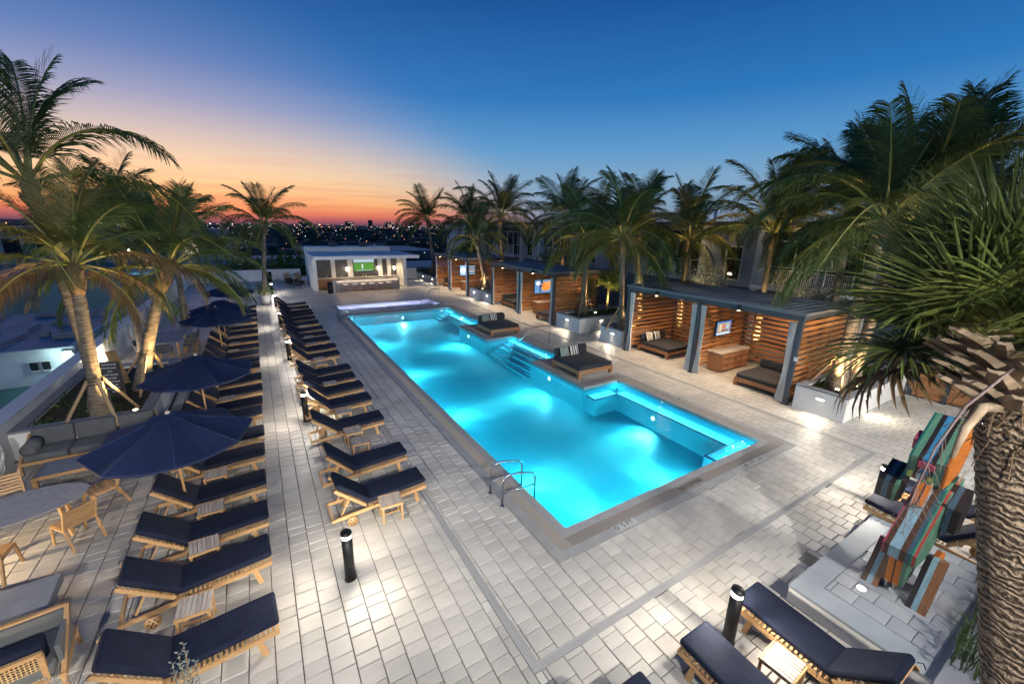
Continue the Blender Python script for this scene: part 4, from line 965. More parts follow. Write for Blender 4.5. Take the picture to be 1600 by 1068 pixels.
# ------------------------------------------------------------------ sun loungers
def make_lounger(bang=37):
    t = thing('sun_lounger', 'lounger', 'sun lounger'); BL = .80; ca, sa = math.cos(R(bang)), math.sin(R(bang))
    for s in (-1, 1):
        m_ = MB(); m_.beam((-1.0, s * .31, .21), (1.0, s * .31, .31), .035, .07); obj('rail', m_, TEAK, t)
        m_ = MB(); m_.beam((.74, s * .31, .29), (.80, s * .31, 0), .05, .075, up=(1, 0, 0)); obj('leg', m_, TEAK, t)
        m_ = MB(); m_.beam((-.62, s * .31, .24), (-.62, s * .31, .06), .04, .06, up=(1, 0, 0)); obj('leg', m_, TEAK, t)
        w_ = MB(); w_.cyl((-.62, s * .36 - .02, .105), .105, .04, 22, axis='y')
        for k in range(6):
            a = k * math.pi / 3; w_.cyl((-.62 + .06 * math.cos(a), s * .36 - .024, .105 + .06 * math.sin(a)), .013, .048, 8, 1, axis='y')
        w_.cyl((-.62, s * .36 - .03, .105), .014, .06, 8, 1, axis='y')
        obj('wheel', w_, [TEAK, BLACKM], t)
        m_ = MB(); m_.beam((-.32, s * .275, .32), (-.32 - BL * ca, s * .275, .32 + BL * sa), .03, .055); obj('back_rail', m_, TEAK, t)
        m_ = MB(); m_.beam((-.32 - .42 * ca, s * .25, .30 + .42 * sa), (-.80, s * .25, .26), .022, .03, up=(1, 0, 0)); obj('prop', m_, TEAK, t)
    for c_, d_ in (((-.98, 0, .21), (.04, .62, .06)), ((.985, 0, .31), (.035, .62, .07)), ((-.3, 0, .25), (.04, .6, .05))): m_ = MB(); m_.box(c_, d_); obj('cross_bar', m_, TEAK, t)
    m_ = MB()
    x = -.25
    while x < .99: m_.box((x, 0, .335 + .05 * x * .9), (.035, .66, .016)); x += .062
    for k in range(11):
        f = (k + .5) / 11 * .78; m_.box((-.32 - f * ca + .02 * sa, 0, .35 + f * sa), (.035, .58, .014), rot=Matrix.Rotation(R(bang), 4, 'Y'))
    obj('slat', m_, TEAK, t, kind='stuff')
    m_ = MB(); m_.cushion((.352, 0, .428), (1.335, .60, .105), .045, rot=Matrix.Rotation(R(-2.5), 4, 'Y')); obj('seat_cushion', m_, NAVY, t)
    m_ = MB(); m_.cushion((-.30 - .41 * ca + .075 * sa, 0, .355 + .41 * sa + .075 * ca), (.82, .60, .105), .045, rot=Matrix.Rotation(R(bang), 4, 'Y')); b = obj('back_cushion', m_, NAVY, t)
    m_ = MB()
    for s in (-1, 1):
        m_.tube([(-.3 - .78 * ca, s * .29, .38 + .78 * sa), (-.35 - .78 * ca, s * .36, .37 + .78 * sa), (-.38 - .78 * ca, s * .37, .30 + .78 * sa)], .006, 5); m_.tube([(-.2, s * .29, .40), (-.18, s * .36, .37), (-.17, s * .36, .28)], .006, 5)
    obj('tie', m_, BLACKM, b)
    return t
loungers = [make_lounger(a) for a in (43, 40, 46)]
def LNG(): return loungers[rnd.choice((0, 0, 1, 2))]
def make_table():
    t = thing('side_table', 'table', 'side table')
    m_ = MB(); s = .44
    for k in range(7): m_.box((-s / 2 + s * (k + .5) / 7, 0, .43), (s / 7 - .008, s - .06, .018))
    obj('top_slat', m_, TEAK_G, t, kind='stuff')
    m_ = MB()
    for a in (-1, 1): m_.box((0, a * (s / 2 - .012), .42), (s, .024, .04)); m_.box((a * (s / 2 - .012), 0, .405), (.024, s - .05, .035))
    obj('apron', m_, TEAK, t)
    for a in (-1, 1):
        for b in (-1, 1): m_ = MB(); m_.box((a * .19, b * .19, .2), (.036, .036, .4)); obj('leg', m_, TEAK, t)
    m_ = MB()
    for a in (-1, 1): m_.box((a * .19, 0, .12), (.02, .36, .03))
    m_.box((0, 0, .12), (.36, .02, .028)); obj('stretcher', m_, TEAK, t)
    return t
stable = make_table()
YA = [5.9, 7.38, 8.55, 9.86, 11.3, 12.42, 13.97, 14.82, 16.1, 17.38, 19.0, 19.9, 21.0, 22.15, 23.65, 25.3, 26.65, 28.3, 29.9, 31.2, 33.2]
YB = [8.18, 9.55, 11.8, 13.46, 14.72, 15.88, 16.92, 19.2, 20.5, 22.05, 23.3, 24.65, 26.3, 27.65, 29.0, 30.1, 31.6, 33.2]
for k, y in enumerate(YA):
    inst(LNG(), (-1.43 + rnd.uniform(-.03, .03), y, 0), rnd.uniform(-.02, .03) + (.05 if k < 3 else 0), f'{ORD[k]} navy lounger from the near end of the row under the umbrellas', 'navy loungers in the left row')
for k, y in enumerate(YB):
    inst(LNG(), (1.66 + rnd.uniform(-.04, .04), y, 0), rnd.uniform(-.03, .04) + .02, f'{ORD[k]} navy lounger from the near end of the row beside the pool', 'navy loungers in the poolside row')
for (x, y, lab) in ((4.69, 1.5, 'navy lounger between the lit bollard and the frame edge, second from the stage'), (6.08, 1.5, 'navy lounger lying against the white stage wall behind the near right bollard'),
                    (3.30, 1.5, 'navy lounger cut off by the bottom of the view, third from the stage'), (10.88, 1.5, 'navy lounger just beyond the stage behind the striped sculpture'), (12.2, 1.5, 'navy lounger farthest right beyond the stage beside the far right bollard')):
    inst(LNG(), (x, y, 0), R(90) + rnd.uniform(-.03, .03), lab, 'navy loungers in the front row')
for k, (x, y) in enumerate(((-1.45, 6.65), (-1.44, 8.05), (-1.42, 9.22), (-1.42, 10.6), (-1.40, 15.5), (-1.4, 21.6), (-1.4, 23.0), (-1.4, 24.5), (-1.38, 27.4), (-1.4, 18.1))):
    inst(stable, (x, y, 0), rnd.uniform(-.08, .12), f'small teak side table between loungers of the left row, {ORD[k if k < 4 else {4: 4, 9: 5, 5: 6, 6: 7, 7: 8, 8: 9}[k]]} from the near end', 'teak side tables')
for k, (x, y) in enumerate(((1.78, 7.66), (1.76, 10.55), (1.72, 11.25), (1.72, 12.7), (1.72, 15.4), (1.76, 17.95), (1.76, 18.6), (1.77, 21.3), (1.77, 22.7), (1.77, 25.5), (1.79, 30.9), (1.6, 32.4))):
    inst(stable, (x, y, 0), rnd.uniform(-.08, .12), f'small teak side table between loungers of the poolside row, {ORD[k]} from the near end', 'teak side tables')
inst(stable, (5.40, 1.62, 0), .05, 'small teak side table between the two front loungers by the near right bollard', 'teak side tables')
inst(stable, (11.55, 1.3, 0), .05, 'small teak side table between the two loungers beyond the stage', 'teak side tables')

# ------------------------------------------------------------------ bollards
def make_bollard():
    t = thing('bollard_light', 'bollard', 'bollard')
    m_ = MB(); m_.cyl((0, 0, 0), .088, .86, 24); m_.cyl((0, 0, 0), .10, .015, 24); obj('post', m_, BLACKM, t)
    m_ = MB(); m_.cyl((0, 0, .862), .080, .062, 20); obj('lens', m_, LENS, t)
    m_ = MB(); T = Matrix.Translation((0, 0, .955)) @ Matrix.Rotation(R(9), 4, 'X')
    q = MB(); q.cyl((0, 0, -.020), .092, .035, 24, r2=.092); m_.add(q.v, q.f, 0, True, T); obj('cap', m_, BLACKM, t)
    for a in (0, 2.1, 4.2): m_ = MB(); m_.box((.07 * math.cos(a + 1.57), .07 * math.sin(a + 1.57), .9), (.012, .012, .09)); obj('pin', m_, BLACKM, t)
    for a in range(3):
        an = 2 * math.pi * a / 3 + .5
        lamp('SPOT', 'bollard_lamp', (.12 * math.cos(an), .12 * math.sin(an), .90), 60, (1, .90, .76), .05, aim=(2.6 * math.cos(an), 2.6 * math.sin(an), 0), spot=150, blend=1, parent=t)
    return t
boll = make_bollard()
for k, (x, y, lab) in enumerate(((.72, 6.43, 'black lit bollard nearest the camera in the open walk by the pool'), (5.42, 2.35, 'black lit bollard between two loungers at the near right'), (11.6, 2.55, 'black lit bollard behind the striped sculpture'),
                                 (.72, 13.46, 'second black lit bollard along the lounge walk from the near end'), (.72, 20.48, 'third black lit bollard along the lounge walk from the near end'), (.74, 27.5, 'fourth black lit bollard along the lounge walk from the near end'),
                                 (.78, 34.6, 'fifth black lit bollard along the lounge walk from the near end'), (.8, 41.5, 'black lit bollard farthest off beyond the potted palm'))):
    inst(boll, (x, y, 0), rnd.uniform(0, 1), lab, 'lit bollards')

# ------------------------------------------------------------------ umbrellas
def make_umbrella():
    t = thing('patio_umbrella', 'umbrella', 'umbrella')
    RR, zr, za = 1.36, 1.88, 2.34; n = 8
    m_ = MB(); rows = 6
    vs = []; fs = []
    seg = n * 4
    for j in range(rows + 1):
        f = j / rows
        for i in range(seg):
            a = 2 * math.pi * i / seg; k = (i % 4) / 4
            ca = 2 * math.pi * (i // 4) / n; cb = ca + 2 * math.pi / n
            p = Vector((math.cos(ca), math.sin(ca))) * (1 - k) + Vector((math.cos(cb), math.sin(cb))) * k
            sagk = math.sin(math.pi * k)
            r = RR * (.10 + .90 * f) * (1 - .035 * sagk * f)
            vs.append((p.x * r, p.y * r, za - (za - zr) * (.10 + .9 * f) ** 1.08 - .10 * sagk * f * (1.0 if f < 1 else .8)))
    for j in range(rows):
        for i in range(seg): fs.append((j * seg + i, j * seg + (i + 1) % seg, (j + 1) * seg + (i + 1) % seg, (j + 1) * seg + i))
    m_.add(vs, fs, 0, False)
    vs2 = [(x, y, z - .012) for x, y, z in vs]; m_.add(vs2, [tuple(reversed(f)) for f in fs], 0, False)
    # valance edge
    e = MB(); o = rows * seg
    m_.add([vs[o + i] for i in range(seg)] + [(vs[o + i][0] * 1.002, vs[o + i][1] * 1.002, vs[o + i][2] - .05) for i in range(seg)], [(i, (i + 1) % seg, seg + (i + 1) % seg, seg + i) for i in range(seg)], 0, False)
    can = obj('canopy', m_, UMB, t)
    sm_ = MB()
    for i in range(0, seg, 4): sm_.tube([(vs[j * seg + i][0], vs[j * seg + i][1], vs[j * seg + i][2] + .004) for j in range(rows + 1)], .007, 5)
    obj('seam', sm_, mat('seam_canvas', (.02, .04, .12), .8), can, kind='stuff')
    m_ = MB(); vs = []; fs = []; s2 = 32
    for j in range(3):
        for i in range(s2):
            a = 2 * math.pi * i / s2; r = (.02, .2, .36)[j] * (1 + (.05 * math.cos(8 * a) if j else 0)); vs.append((r * math.cos(a), r * math.sin(a), za + (.055, .0, -.065)[j] + (.012 * math.cos(16 * a) if j == 2 else 0)))
    for j in range(2):
        for i in range(s2): fs.append((j * s2 + i, j * s2 + (i + 1) % s2, (j + 1) * s2 + (i + 1) % s2, (j + 1) * s2 + i))
    m_.add(vs, fs, 0, False); obj('vent_cap', m_, UMB, can)
    m_ = MB(); m_.cyl((0, 0, 0), .024, za + .03, 10); obj('pole', m_, TEAK, t)
    m_ = MB(); m_.cyl((0, 0, za + .05), .045, .035, 12); m_.cyl((0, 0, za + .08), .03, .03, 12, r2=.015); obj('finial', m_, mat('finial_wood', (.62, .48, .40), .5), t)
    for k in range(n):
        a = 2 * math.pi * k / n; m_ = MB(); m_.beam((.05 * math.cos(a), .05 * math.sin(a), za - .08), (RR * .97 * math.cos(a), RR * .97 * math.sin(a), zr - .025), .018, .022); m_.beam((.03 * math.cos(a), .03 * math.sin(a), 1.72), (RR * .5 * math.cos(a), RR * .5 * math.sin(a), zr + .17), .014, .018); obj('rib', m_, TEAK, t)
    m_ = MB(); m_.box((0, 0, .03), (.5, .5, .06)); m_.cyl((0, 0, .06), .04, .28, 12); obj('base', m_, CAPST, t)
    return t
um = make_umbrella()
for k, (x, y, rz, lab) in enumerate(((-1.86, 9.75, .15, 'navy umbrella nearest the camera with pale finial'), (-1.8, 14.0, .38, 'second navy umbrella from the camera beside the low planter'), (-1.82, 22.0, .1, 'third navy umbrella from the camera'), (-1.78, 24.1, .45, 'fourth navy umbrella from the camera partly hidden by the third'), (-1.7, 30.3, .2, 'farthest navy umbrella under the drooping palm fronds'))):
    o = inst(um, (x, y, 0), rz, lab, 'navy umbrellas')
# ------------------------------------------------------------------ left terrace furniture
def slat_chair(name='dining_chair'):
    t = thing(name, 'chair', 'chair')      # faces -Y, seat centre at origin
    for k in range(7): m_ = MB(); m_.box((0, -.20 + k * .066, .445 + .002 * k), (.46, .05, .018)); obj('seat_slat', m_, TEAK, t)
    for k in range(6): m_ = MB(); m_.box((0, .245 + k * .022, .53 + k * .062), (.44, .016, .048), rot=Matrix.Rotation(R(-16), 4, 'X')); obj('back_slat', m_, TEAK, t)
    for s in (-1, 1):
        m_ = MB(); m_.beam((s * .235, .20, .42), (s * .235, .37, .92), .032, .045, up=(0, 1, 0)); m_.beam((s * .235, .21, .46), (s * .235, .36, 0), .032, .05, up=(0, 1, 0)); obj('rear_leg', m_, TEAK, t)
        m_ = MB(); m_.beam((s * .235, -.19, .44), (s * .235, -.27, 0), .032, .045, up=(0, 1, 0)); obj('front_leg', m_, TEAK, t)
        m_ = MB(); m_.box((s * .235, 0, .425), (.03, .42, .04)); obj('side_rail', m_, TEAK, t)
    return t
sch = slat_chair()
for x, y, a, lab in ((-3.50, 11.15, R(-62), 'slatted teak chair at the far right end of the oval table'), (-3.62, 10.02, R(-140), 'slatted teak chair on the pool side of the oval table'),
                     (-4.95, 11.45, R(18), 'slatted teak chair at the far left of the oval table'), (-4.55, 9.55, R(178), 'slatted teak chair at the near side of the oval table')):
    inst(sch, (x, y, 0), a, lab, 'chairs round the oval table')
ov = thing('oval_table', 'oval table with weathered grey slats and teak legs', 'table', (-4.42, 10.5, 0), R(14))
a_, b_2 = .93, .60
k = -b_2 + .035
while k < b_2:
    hw = a_ * math.sqrt(max(.01, 1 - (abs(k) / b_2) ** 2))
    hw2 = [a_ * math.sqrt(max(.01, 1 - (min(b_2, abs(kk)) / b_2) ** 2)) for kk in (k - .03, k + .03)]
    m_ = MB(); m_.prism([(-hw2[0], k - .027), (hw2[0], k - .027), (hw2[1], k + .027), (-hw2[1], k + .027)], .72, .745); obj('slat', m_, OVAL, ov); k += .07
m_ = MB(); m_.tube([(a_ * math.cos(q * math.pi / 20), b_2 * math.sin(q * math.pi / 20), .73) for q in range(41)], .016, 6); obj('rim', m_, OVAL, ov)
m_ = MB(); m_.box((0, 0, .69), (1.2, .06, .05)); m_.box((-.5, 0, .69), (.06, .7, .05)); m_.box((.5, 0, .69), (.06, .7, .05)); obj('apron', m_, TEAK, ov)
for sx in (-1, 1):
    for sy in (-1, 1): m_ = MB(); m_.beam((sx * .5, sy * .3, .7), (sx * .58, sy * .36, 0), .07, .05); obj('leg', m_, TEAK, ov)
# sofa
so_ = thing('sofa', 'long grey cushioned sofa with teak frame against the low planter', 'sofa', (-5.45, 13.98, 0))
for k in range(3):
    m_ = MB(); m_.cushion((.42 + .82 * k, -.03, .38), (.80, .78, .18), .06); obj('seat_cushion', m_, GREYF, so_)
    m_ = MB(); m_.cushion((.42 + .82 * k, .33, .66), (.78, .2, .46), .07, rot=Matrix.Rotation(R(-9), 4, 'X')); obj('back_cushion', m_, GREYF, so_)
m_ = MB(); m_.tube([(.12, -.28, .56), (.12, .28, .58)], [.15, .15], 18); m_.tube([(.12, -.30, .56), (.12, -.28, .56)], [.1, .15], 18); obj('bolster', m_, GREYF, so_)
m_ = MB(); m_.box((1.24, -.42, .27), (2.5, .05, .07)); m_.box((1.24, .42, .27), (2.5, .05, .07)); m_.box((-.02, 0, .27), (.05, .82, .07)); m_.box((2.5, 0, .27), (.05, .82, .07)); m_.beam((-.03, -.42, .30), (-.03, .44, .72), .05, .05); m_.beam((-.03, -.42, .27), (-.03, -.44, 0), .06, .06, up=(0, 1, 0)); m_.box((1.24, .45, .72), (2.5, .04, .05)); obj('frame', m_, TEAK, so_)
for x in (1.24, 2.48):
    for y in (-.42, .42): m_ = MB(); m_.box((x, y, .12), (.06, .06, .24)); obj('leg', m_, TEAK, so_)
m_ = MB(); m_.box((1.24, 0, .25), (2.42, .8, .03)); obj('seat_board', m_, TEAK, so_)
ct = thing('coffee_table', 'low coffee table with grey top and teak frame before the sofa', 'table', (-4.25, 12.8, 0), .05)
m_ = MB(); m_.box((0, 0, .385), (1.3, .72, .03)); obj('top', m_, CONC, ct)
m_ = MB()
for s in (-1, 1): m_.box((0, s * .38, .365), (1.38, .035, .075)); m_.box((s * .67, 0, .365), (.035, .73, .073))
obj('apron', m_, TEAK, ct)
for sx in (-1, 1):
    for sy in (-1, 1): m_ = MB(); m_.box((sx * .65, sy * .36, .17), (.09, .07, .34)); obj('leg', m_, TEAK, ct)
cb = thing('coffee_table', 'grey concrete coffee table at the left edge before the cane armchair', 'table', (-4.12, 8.05, 0), .07)
m_ = MB(); m_.box((0, 0, .34), (1.55, .78, .16), bev=.012); obj('top', m_, CONC, cb)
for sx in (-1, 1):
    for sy in (-1, 1): m_ = MB(); m_.box((sx * .62, sy * .28, .13), (.09, .09, .26)); obj('leg', m_, CONC, cb)
ac = thing('cane_armchair', 'low grey armchair with teak frame and woven cane side at the lower left', 'armchair', (-3.42, 6.72, 0), .12)
m_ = MB(); m_.box((0, .40, .50), (1.1, .06, .42)); m_.box((.54, .08, .46), (.05, .62, .36)); m_.box((-.54, .08, .46), (.05, .62, .36)); obj('shell', m_, GREYF, ac)
m_ = MB(); m_.cushion((0, .0, .40), (1.0, .72, .18), .06); obj('seat_cushion', m_, GREYF, ac)
m_ = MB(); m_.cushion((0, -.14, .60), (.86, .2, .36), .07, rot=Matrix.Rotation(R(14), 4, 'X')); obj('back_cushion', m_, NAVY, ac)
m_ = MB()
for z in (.28, .70): m_.box((-.02, -.34, z), (.92, .05, .055))
for x in (-.46, .42): m_.box((x, -.34, .49), (.055, .05, .42))
m_.beam((.56, -.34, .30), (.56, .44, .72), .05, .05); m_.beam((-.56, -.34, .30), (-.56, .44, .72), .05, .05); m_.box((0, .44, .72), (1.12, .05, .05)); m_.box((.56, .05, .27), (.05, .85, .05)); m_.box((-.56, .05, .27), (.05, .85, .05)); obj('frame', m_, TEAK, ac)
m_ = MB()
for k in range(22): m_.box((-.43 + k * .039, -.34, .49), (.010, .012, .38))
for k in range(10): m_.box((-.02, -.338, .32 + k * .038), (.84, .012, .010))
obj('cane_panel', m_, CANE, ac, kind='stuff')
for x in (-.54, .54):
    for y in (-.34, .44): m_ = MB(); m_.tube([(x, y, .28), (x * 1.03, y * 1.03, 0)], [.035, .028], 10); obj('leg', m_, TEAK, ac)
# far dining group
dt = thing('dining_table', 'rectangular pale topped dining table beyond the low planter', 'table', (-4.05, 24.4, 0))
m_ = MB(); m_.box((0, 0, .74), (1.15, 2.5, .04)); obj('top', m_, CONC, dt)
for sx in (-1, 1):
    for sy in (-1, 1): m_ = MB(); m_.box((sx * .48, sy * 1.1, .36), (.07, .07, .72)); obj('leg', m_, TEAK, dt)
def shell_chair():
    t = thing('shell_chair', 'chair', 'chair'); m_ = MB(); m_.cushion((0, 0, .46), (.5, .48, .07), .03); obj('seat', m_, GREYF, t)
    m_ = MB(); m_.cushion((0, .24, .66), (.52, .06, .36), .03, rot=Matrix.Rotation(R(-10), 4, 'X')); m_.cushion((-.25, .08, .56), (.05, .3, .16), .02); m_.cushion((.25, .08, .56), (.05, .3, .16), .02); obj('back', m_, GREYF, t)
    for sx in (-1, 1):
        for sy in (-1, 1): m_ = MB(); m_.beam((sx * .18, sy * .16, .44), (sx * .24, sy * .24, 0), .03, .03); obj('leg', m_, TEAK, t)
    return t
shc = shell_chair()
for k, (x, y, a) in enumerate(((-3.95, 22.8, R(180)), (-3.2, 23.6, R(-90)), (-3.2, 24.4, R(-90)), (-3.2, 25.2, R(-90)), (-4.9, 23.8, R(90)), (-4.9, 25.0, R(90)))):
    inst(shc, (x, y, 0), a, ('grey shell chair at the near end of the far dining table' if k == 0 else f'{ORD[(k - 1) % 3]} grey shell chair from the camera on the ' + ('pool' if k < 4 else 'parapet') + ' side of the far dining table'), 'chairs round the dining table')
for k, (x, y, a) in enumerate(((-2.0, 37.6, 0), (-1.2, 37.7, .2))):
    inst(shc, (x, y, 0), a + R(180), f'{("left", "right")[k]} one of two pale chairs standing beyond the last umbrella', 'pale chairs beyond the umbrellas')
inst(stable, (1.6, 49.0, 0), 0, 'small table by the far parapet left of the bar', 'teak side tables')
t2 = thing('dining_table', 'small wooden dining table by the far parapet left of the bar', 'table', (3.0, 49.4, 0))
m_ = MB(); m_.box((0, 0, .74), (1.6, .9, .05)); obj('top', m_, TEAK, t2)
for sx in (-1, 1): m_ = MB(); m_.box((sx * .7, 0, .36), (.08, .7, .72)); obj('leg', m_, TEAK, t2)
for k, (x, y, a) in enumerate(((2.5, 48.6, R(180)), (3.5, 48.6, R(180)), (2.5, 50.3, 0), (3.5, 50.3, 0))): inst(sch, (x, y, 0), a, f'{ORD[k]} slatted chair at the small table left of the bar', 'chairs left of the bar')
for k, (x, y, a) in enumerate(((3.2, 44.6, R(60)), (2.6, 45.8, R(30)))):
    t = thing('lounge_chair', ('nearer', 'farther')[k] + ' dark lounge chair beside the bar left wall', 'lounge chair', (x, y, 0), a); t['group'] = 'dark lounge chairs'
    m_ = MB(); m_.cushion((0, 0, .38), (.8, .7, .16), .06); m_.cushion((0, .34, .62), (.8, .16, .5), .06); m_.cushion((-.4, 0, .52), (.1, .7, .3), .04); m_.cushion((.4, 0, .52), (.1, .7, .3), .04); obj('cushion', m_, BLACKF, t)
    for sx in (-1, 1):
        for sy in (-1, 1): m_ = MB(); m_.box((sx * .36, sy * .3, .15), (.04, .04, .3)); obj('leg', m_, BLACKM, t)
# life rings and wall lights
def ring_buoy(x, y, z, label):
    t = thing('life_ring', label, 'life ring', (x, y, z)); m_ = MB(); pts = [(0, .30 * math.cos(a * math.pi / 14), .30 * math.sin(a * math.pi / 14)) for a in range(29)]
    m_.tube(pts, .075, 10); obj('ring', m_, ROPE, t)
    m_ = MB()
    for a in range(4):
        q = [(.02, .39 * math.cos(a * math.pi / 2 + b * .26), .39 * math.sin(a * math.pi / 2 + b * .26)) for b in range(7)]; m_.tube(q, .012, 5)
    m_.tube([(.07, .1, -.2), (.1, .02, -.34), (.08, -.15, -.42), (.06, -.24, -.3)], .012, 5); m_.tube([(.05, .05, .25), (.09, 0, 0), (.07, -.03, -.3), (.08, .08, -.45)], .012, 5)
    obj('rope', m_, ROPE, t); m_ = MB(); m_.box((-.02, 0, .02), (.03, .1, .5)); obj('bracket', m_, BLACKM, t)
ring_buoy(-5.80, 14.33 - .85, .62, 'white life ring with rope on the parapet left of the sofa'); ring_buoy(-5.80, 27.1, .62, 'white life ring farther along the parapet beyond the leaning palm')
m_ = MB(); m_.tube([(-5.9, 22.2, .55), (-5.86, 22.2, .55), (-5.80, 22.3, .6)], .05, 8); o = obj('wall_light', m_, SCONC); tag(o, 'small glowing fitting on the parapet behind the two palms', 'light')
lamp('POINT', 'parapet_lamp', (-5.6, 22.3, .6), 12, (1, .85, .65), .05)
# sign board and leaning board in the low planter
sg = thing('rules_sign', 'grey sign board with rows of white lettering standing in the low planter', 'sign', (-4.28, 16.6, .62), R(-12))
m_ = MB(); m_.box((0, 0, .62), (.52, .05, 1.16)); obj('board', m_, mat('sign_board', (.10, .085, .075), .6), sg)
m_ = MB()
for k, wd in enumerate((.30, .36, .10, .38, .26, .34, .20, .32, .12)): 
    x = -wd / 2
    while x < wd / 2: b = rnd.uniform(.02, .045); m_.box((x + b / 2, -.028, 1.12 - .11 * k), (b, .004, .05)); x += b + .012
obj('lettering', m_, WHITEP, sg)
m_ = MB(); m_.box((-.22, 0, .1), (.05, .05, .3)); m_.box((.22, 0, .1), (.05, .05, .3)); obj('post', m_, TEAK, sg)
o = MB(); o.beam((-4.35, 18.1, .6), (-4.5, 17.9, 1.85), .26, .05, up=(0, 1, 0)); tag(obj('sign_post', o, TEAK), 'broad wooden board standing upright behind the rules sign', 'post')

# ------------------------------------------------------------------ handrails
def grab_rail(label, x, y):
    t = thing('pool_ladder_rail', label, 'handrail', (x, y, 0))
    for s in (-1, 1):
        yy = s * .28
        pts = [(-.72, yy, 0), (-.72, yy, .55)] + [(-.72 + .16 - .16 * math.cos(a), yy, .55 + .2 * math.sin(a)) for a in (.4, .8, 1.2, 1.57)] + [(-.35, yy, .73), (.05, yy, .62), (.12, yy, .57), (.15, yy, .48), (.15, yy, -.2)]
        m_ = MB(); m_.tube(pts, .024, 10); m_.tube([(-.72, yy, .32), (.15, yy, .30)], .016, 8); m_.cyl((-.72, yy, .004), .055, .02, 14); obj('rail', m_, CHROME, t)
    m_ = MB()
    for z in (-.35, -.6, -.85): m_.box((.13, 0, z), (.08, .5, .03))
    obj('step', m_, CHROME, t)
grab_rail('pair of stainless steel grab rails at the near left pool edge', 4.72, 7.05)
grab_rail('pair of stainless steel grab rails at the far left pool edge', 4.72, 27.45)
def slope_rail(label, pts):
    m_ = MB(); m_.tube(pts, .022, 10); m_.cyl((pts[0][0], pts[0][1], .003), .05, .02, 12); o = obj('handrail', m_, CHROME); tag(o, label, 'handrail')
slope_rail('long stainless handrail sloping into the pool between the two daybeds', [(13.1, 17.4, 0), (13.1, 17.4, .88), (13.05, 17.4, .94), (12.98, 17.4, .96), (12.1, 17.4, .96), (12.0, 17.4, .93), (10.75, 17.4, .06), (10.7, 17.4, -.8)])
slope_rail('stainless handrail sloping into the spa', [(12.95, 32.9, 0), (12.95, 32.9, .88), (12.9, 32.9, .95), (12.3, 32.9, .95), (12.2, 32.9, .9), (11.2, 32.9, .0), (11.15, 32.9, -.4)])
m_ = MB(); m_.rbox(.26, .26, .22, .2, 4, 0, Matrix.Translation((2.66, 2.68, .24))); tag(obj('pouf', m_, mat('blue_pouf', (.02, .12, .28), .8, c2=(.04, .2, .42), nscale=30, bump=.5, bscale=60)), 'rounded speckled blue pouf at the bottom edge of the deck', 'pouf')
m_ = MB(); m_.cyl((0, 0, 0), .34, .72, 20, r2=.44); pt_ = obj('pot', m_, CAPST, None, loc=(.2, 36.2, 0)); tag(pt_, 'large tapered grey pot in the walk under a small palm', 'pot')

# ------------------------------------------------------------------ striped sculpture
COLS = {'teal': (.01, .16, .14), 'green': (.12, .30, .20), 'black': (.02, .014, .012), 'blue': (.05, .26, .48), 'sky': (.30, .50, .60), 'brown': (.10, .045, .02), 'tan': (.30, .13, .05), 'slate': (.06, .12, .18), 'orange': (.75, .22, .02), 'red': (.55, .06, .04), 'pink': (.55, .08, .15), 'lime': (.35, .45, .12), 'cream': (.55, .52, .40), 'rust': (.35, .09, .02)}
SM = {k: mat('paint_' + k, tuple(c * .62 for c in v), .45, c2=tuple(c * .45 for c in v), nscale=5, bump=.06, bscale=30, stretch=(1, 6, 1)) for k, v in COLS.items()}
rb = thing('striped_sculpture', 'tall figure sculpture of brightly striped painted wooden boards standing on the stage', 'sculpture', (0, 0, 0))
def stripes(part_name, poly, y0, spec):
    y = y0; root = None
    for c, wd in spec:
        m_ = MB(); m_.prism_y(poly, y - wd, y - .001); o = obj('board', m_, SM[c], root if root else rb)
        if root is None: o.name = part_name; root = o
        y -= wd
H0 = SH
# legs (front boards lean forward)
stripes('leg', [(8.20, H0), (8.34, H0), (8.72, .98), (8.60, 1.02)], 1.72, [('brown', .075), ('sky', .07), ('tan', .075)])
stripes('leg', [(8.16, H0), (8.32, H0), (8.74, 1.04), (8.58, 1.08)], 1.13, [('black', .07), ('sky', .07), ('tan', .10)])
stripes('shin', [(8.62, H0), (8.8, H0), (9.0, 1.0), (8.75, 1.0)], 1.62, [('teal', .05), ('black', .05)])
stripes('shin', [(8.62, H0), (8.85, H0), (9.05, 1.0), (8.75, 1.0)], 1.10, [('rust', .06), ('orange', .04)])
# hips and torso
stripes('torso', [(8.02, 1.28), (8.04, 1.08), (8.62, 1.0), (9.45, 1.55), (9.55, 2.15), (8.92, 2.05)], 1.555, [('pink', .02), ('brown', .065), ('sky', .13), ('brown', .07), ('slate', .04), ('teal', .025), ('green', .02), ('red', .03), ('green', .02)])
stripes('belly', [(8.10, 1.06), (8.25, .50), (8.75, .60), (8.9, 1.0)], 1.50, [('brown', .05), ('orange', .075), ('black', .02), ('orange', .075), ('green', .05)])
stripes('tooth', [(8.22, .52), (8.30, H0 + .05), (8.38, .55)], 1.44, [('cream', .03)]); stripes('tooth', [(8.22, .52), (8.30, H0 + .05), (8.38, .55)], 1.34, [('cream', .03)])
stripes('neck', [(8.72, 2.0), (8.80, 2.0), (9.35, 2.4), (9.3, 2.6), (8.85, 2.35)], 1.50, [('green', .05), ('black', .03), ('teal', .05), ('cream', .03)])
stripes('collar', [(8.52, 1.86), (8.60, 1.80), (8.86, 2.10), (8.78, 2.16)], 1.49, [('orange', .06), ('black', .02), ('orange', .06)])
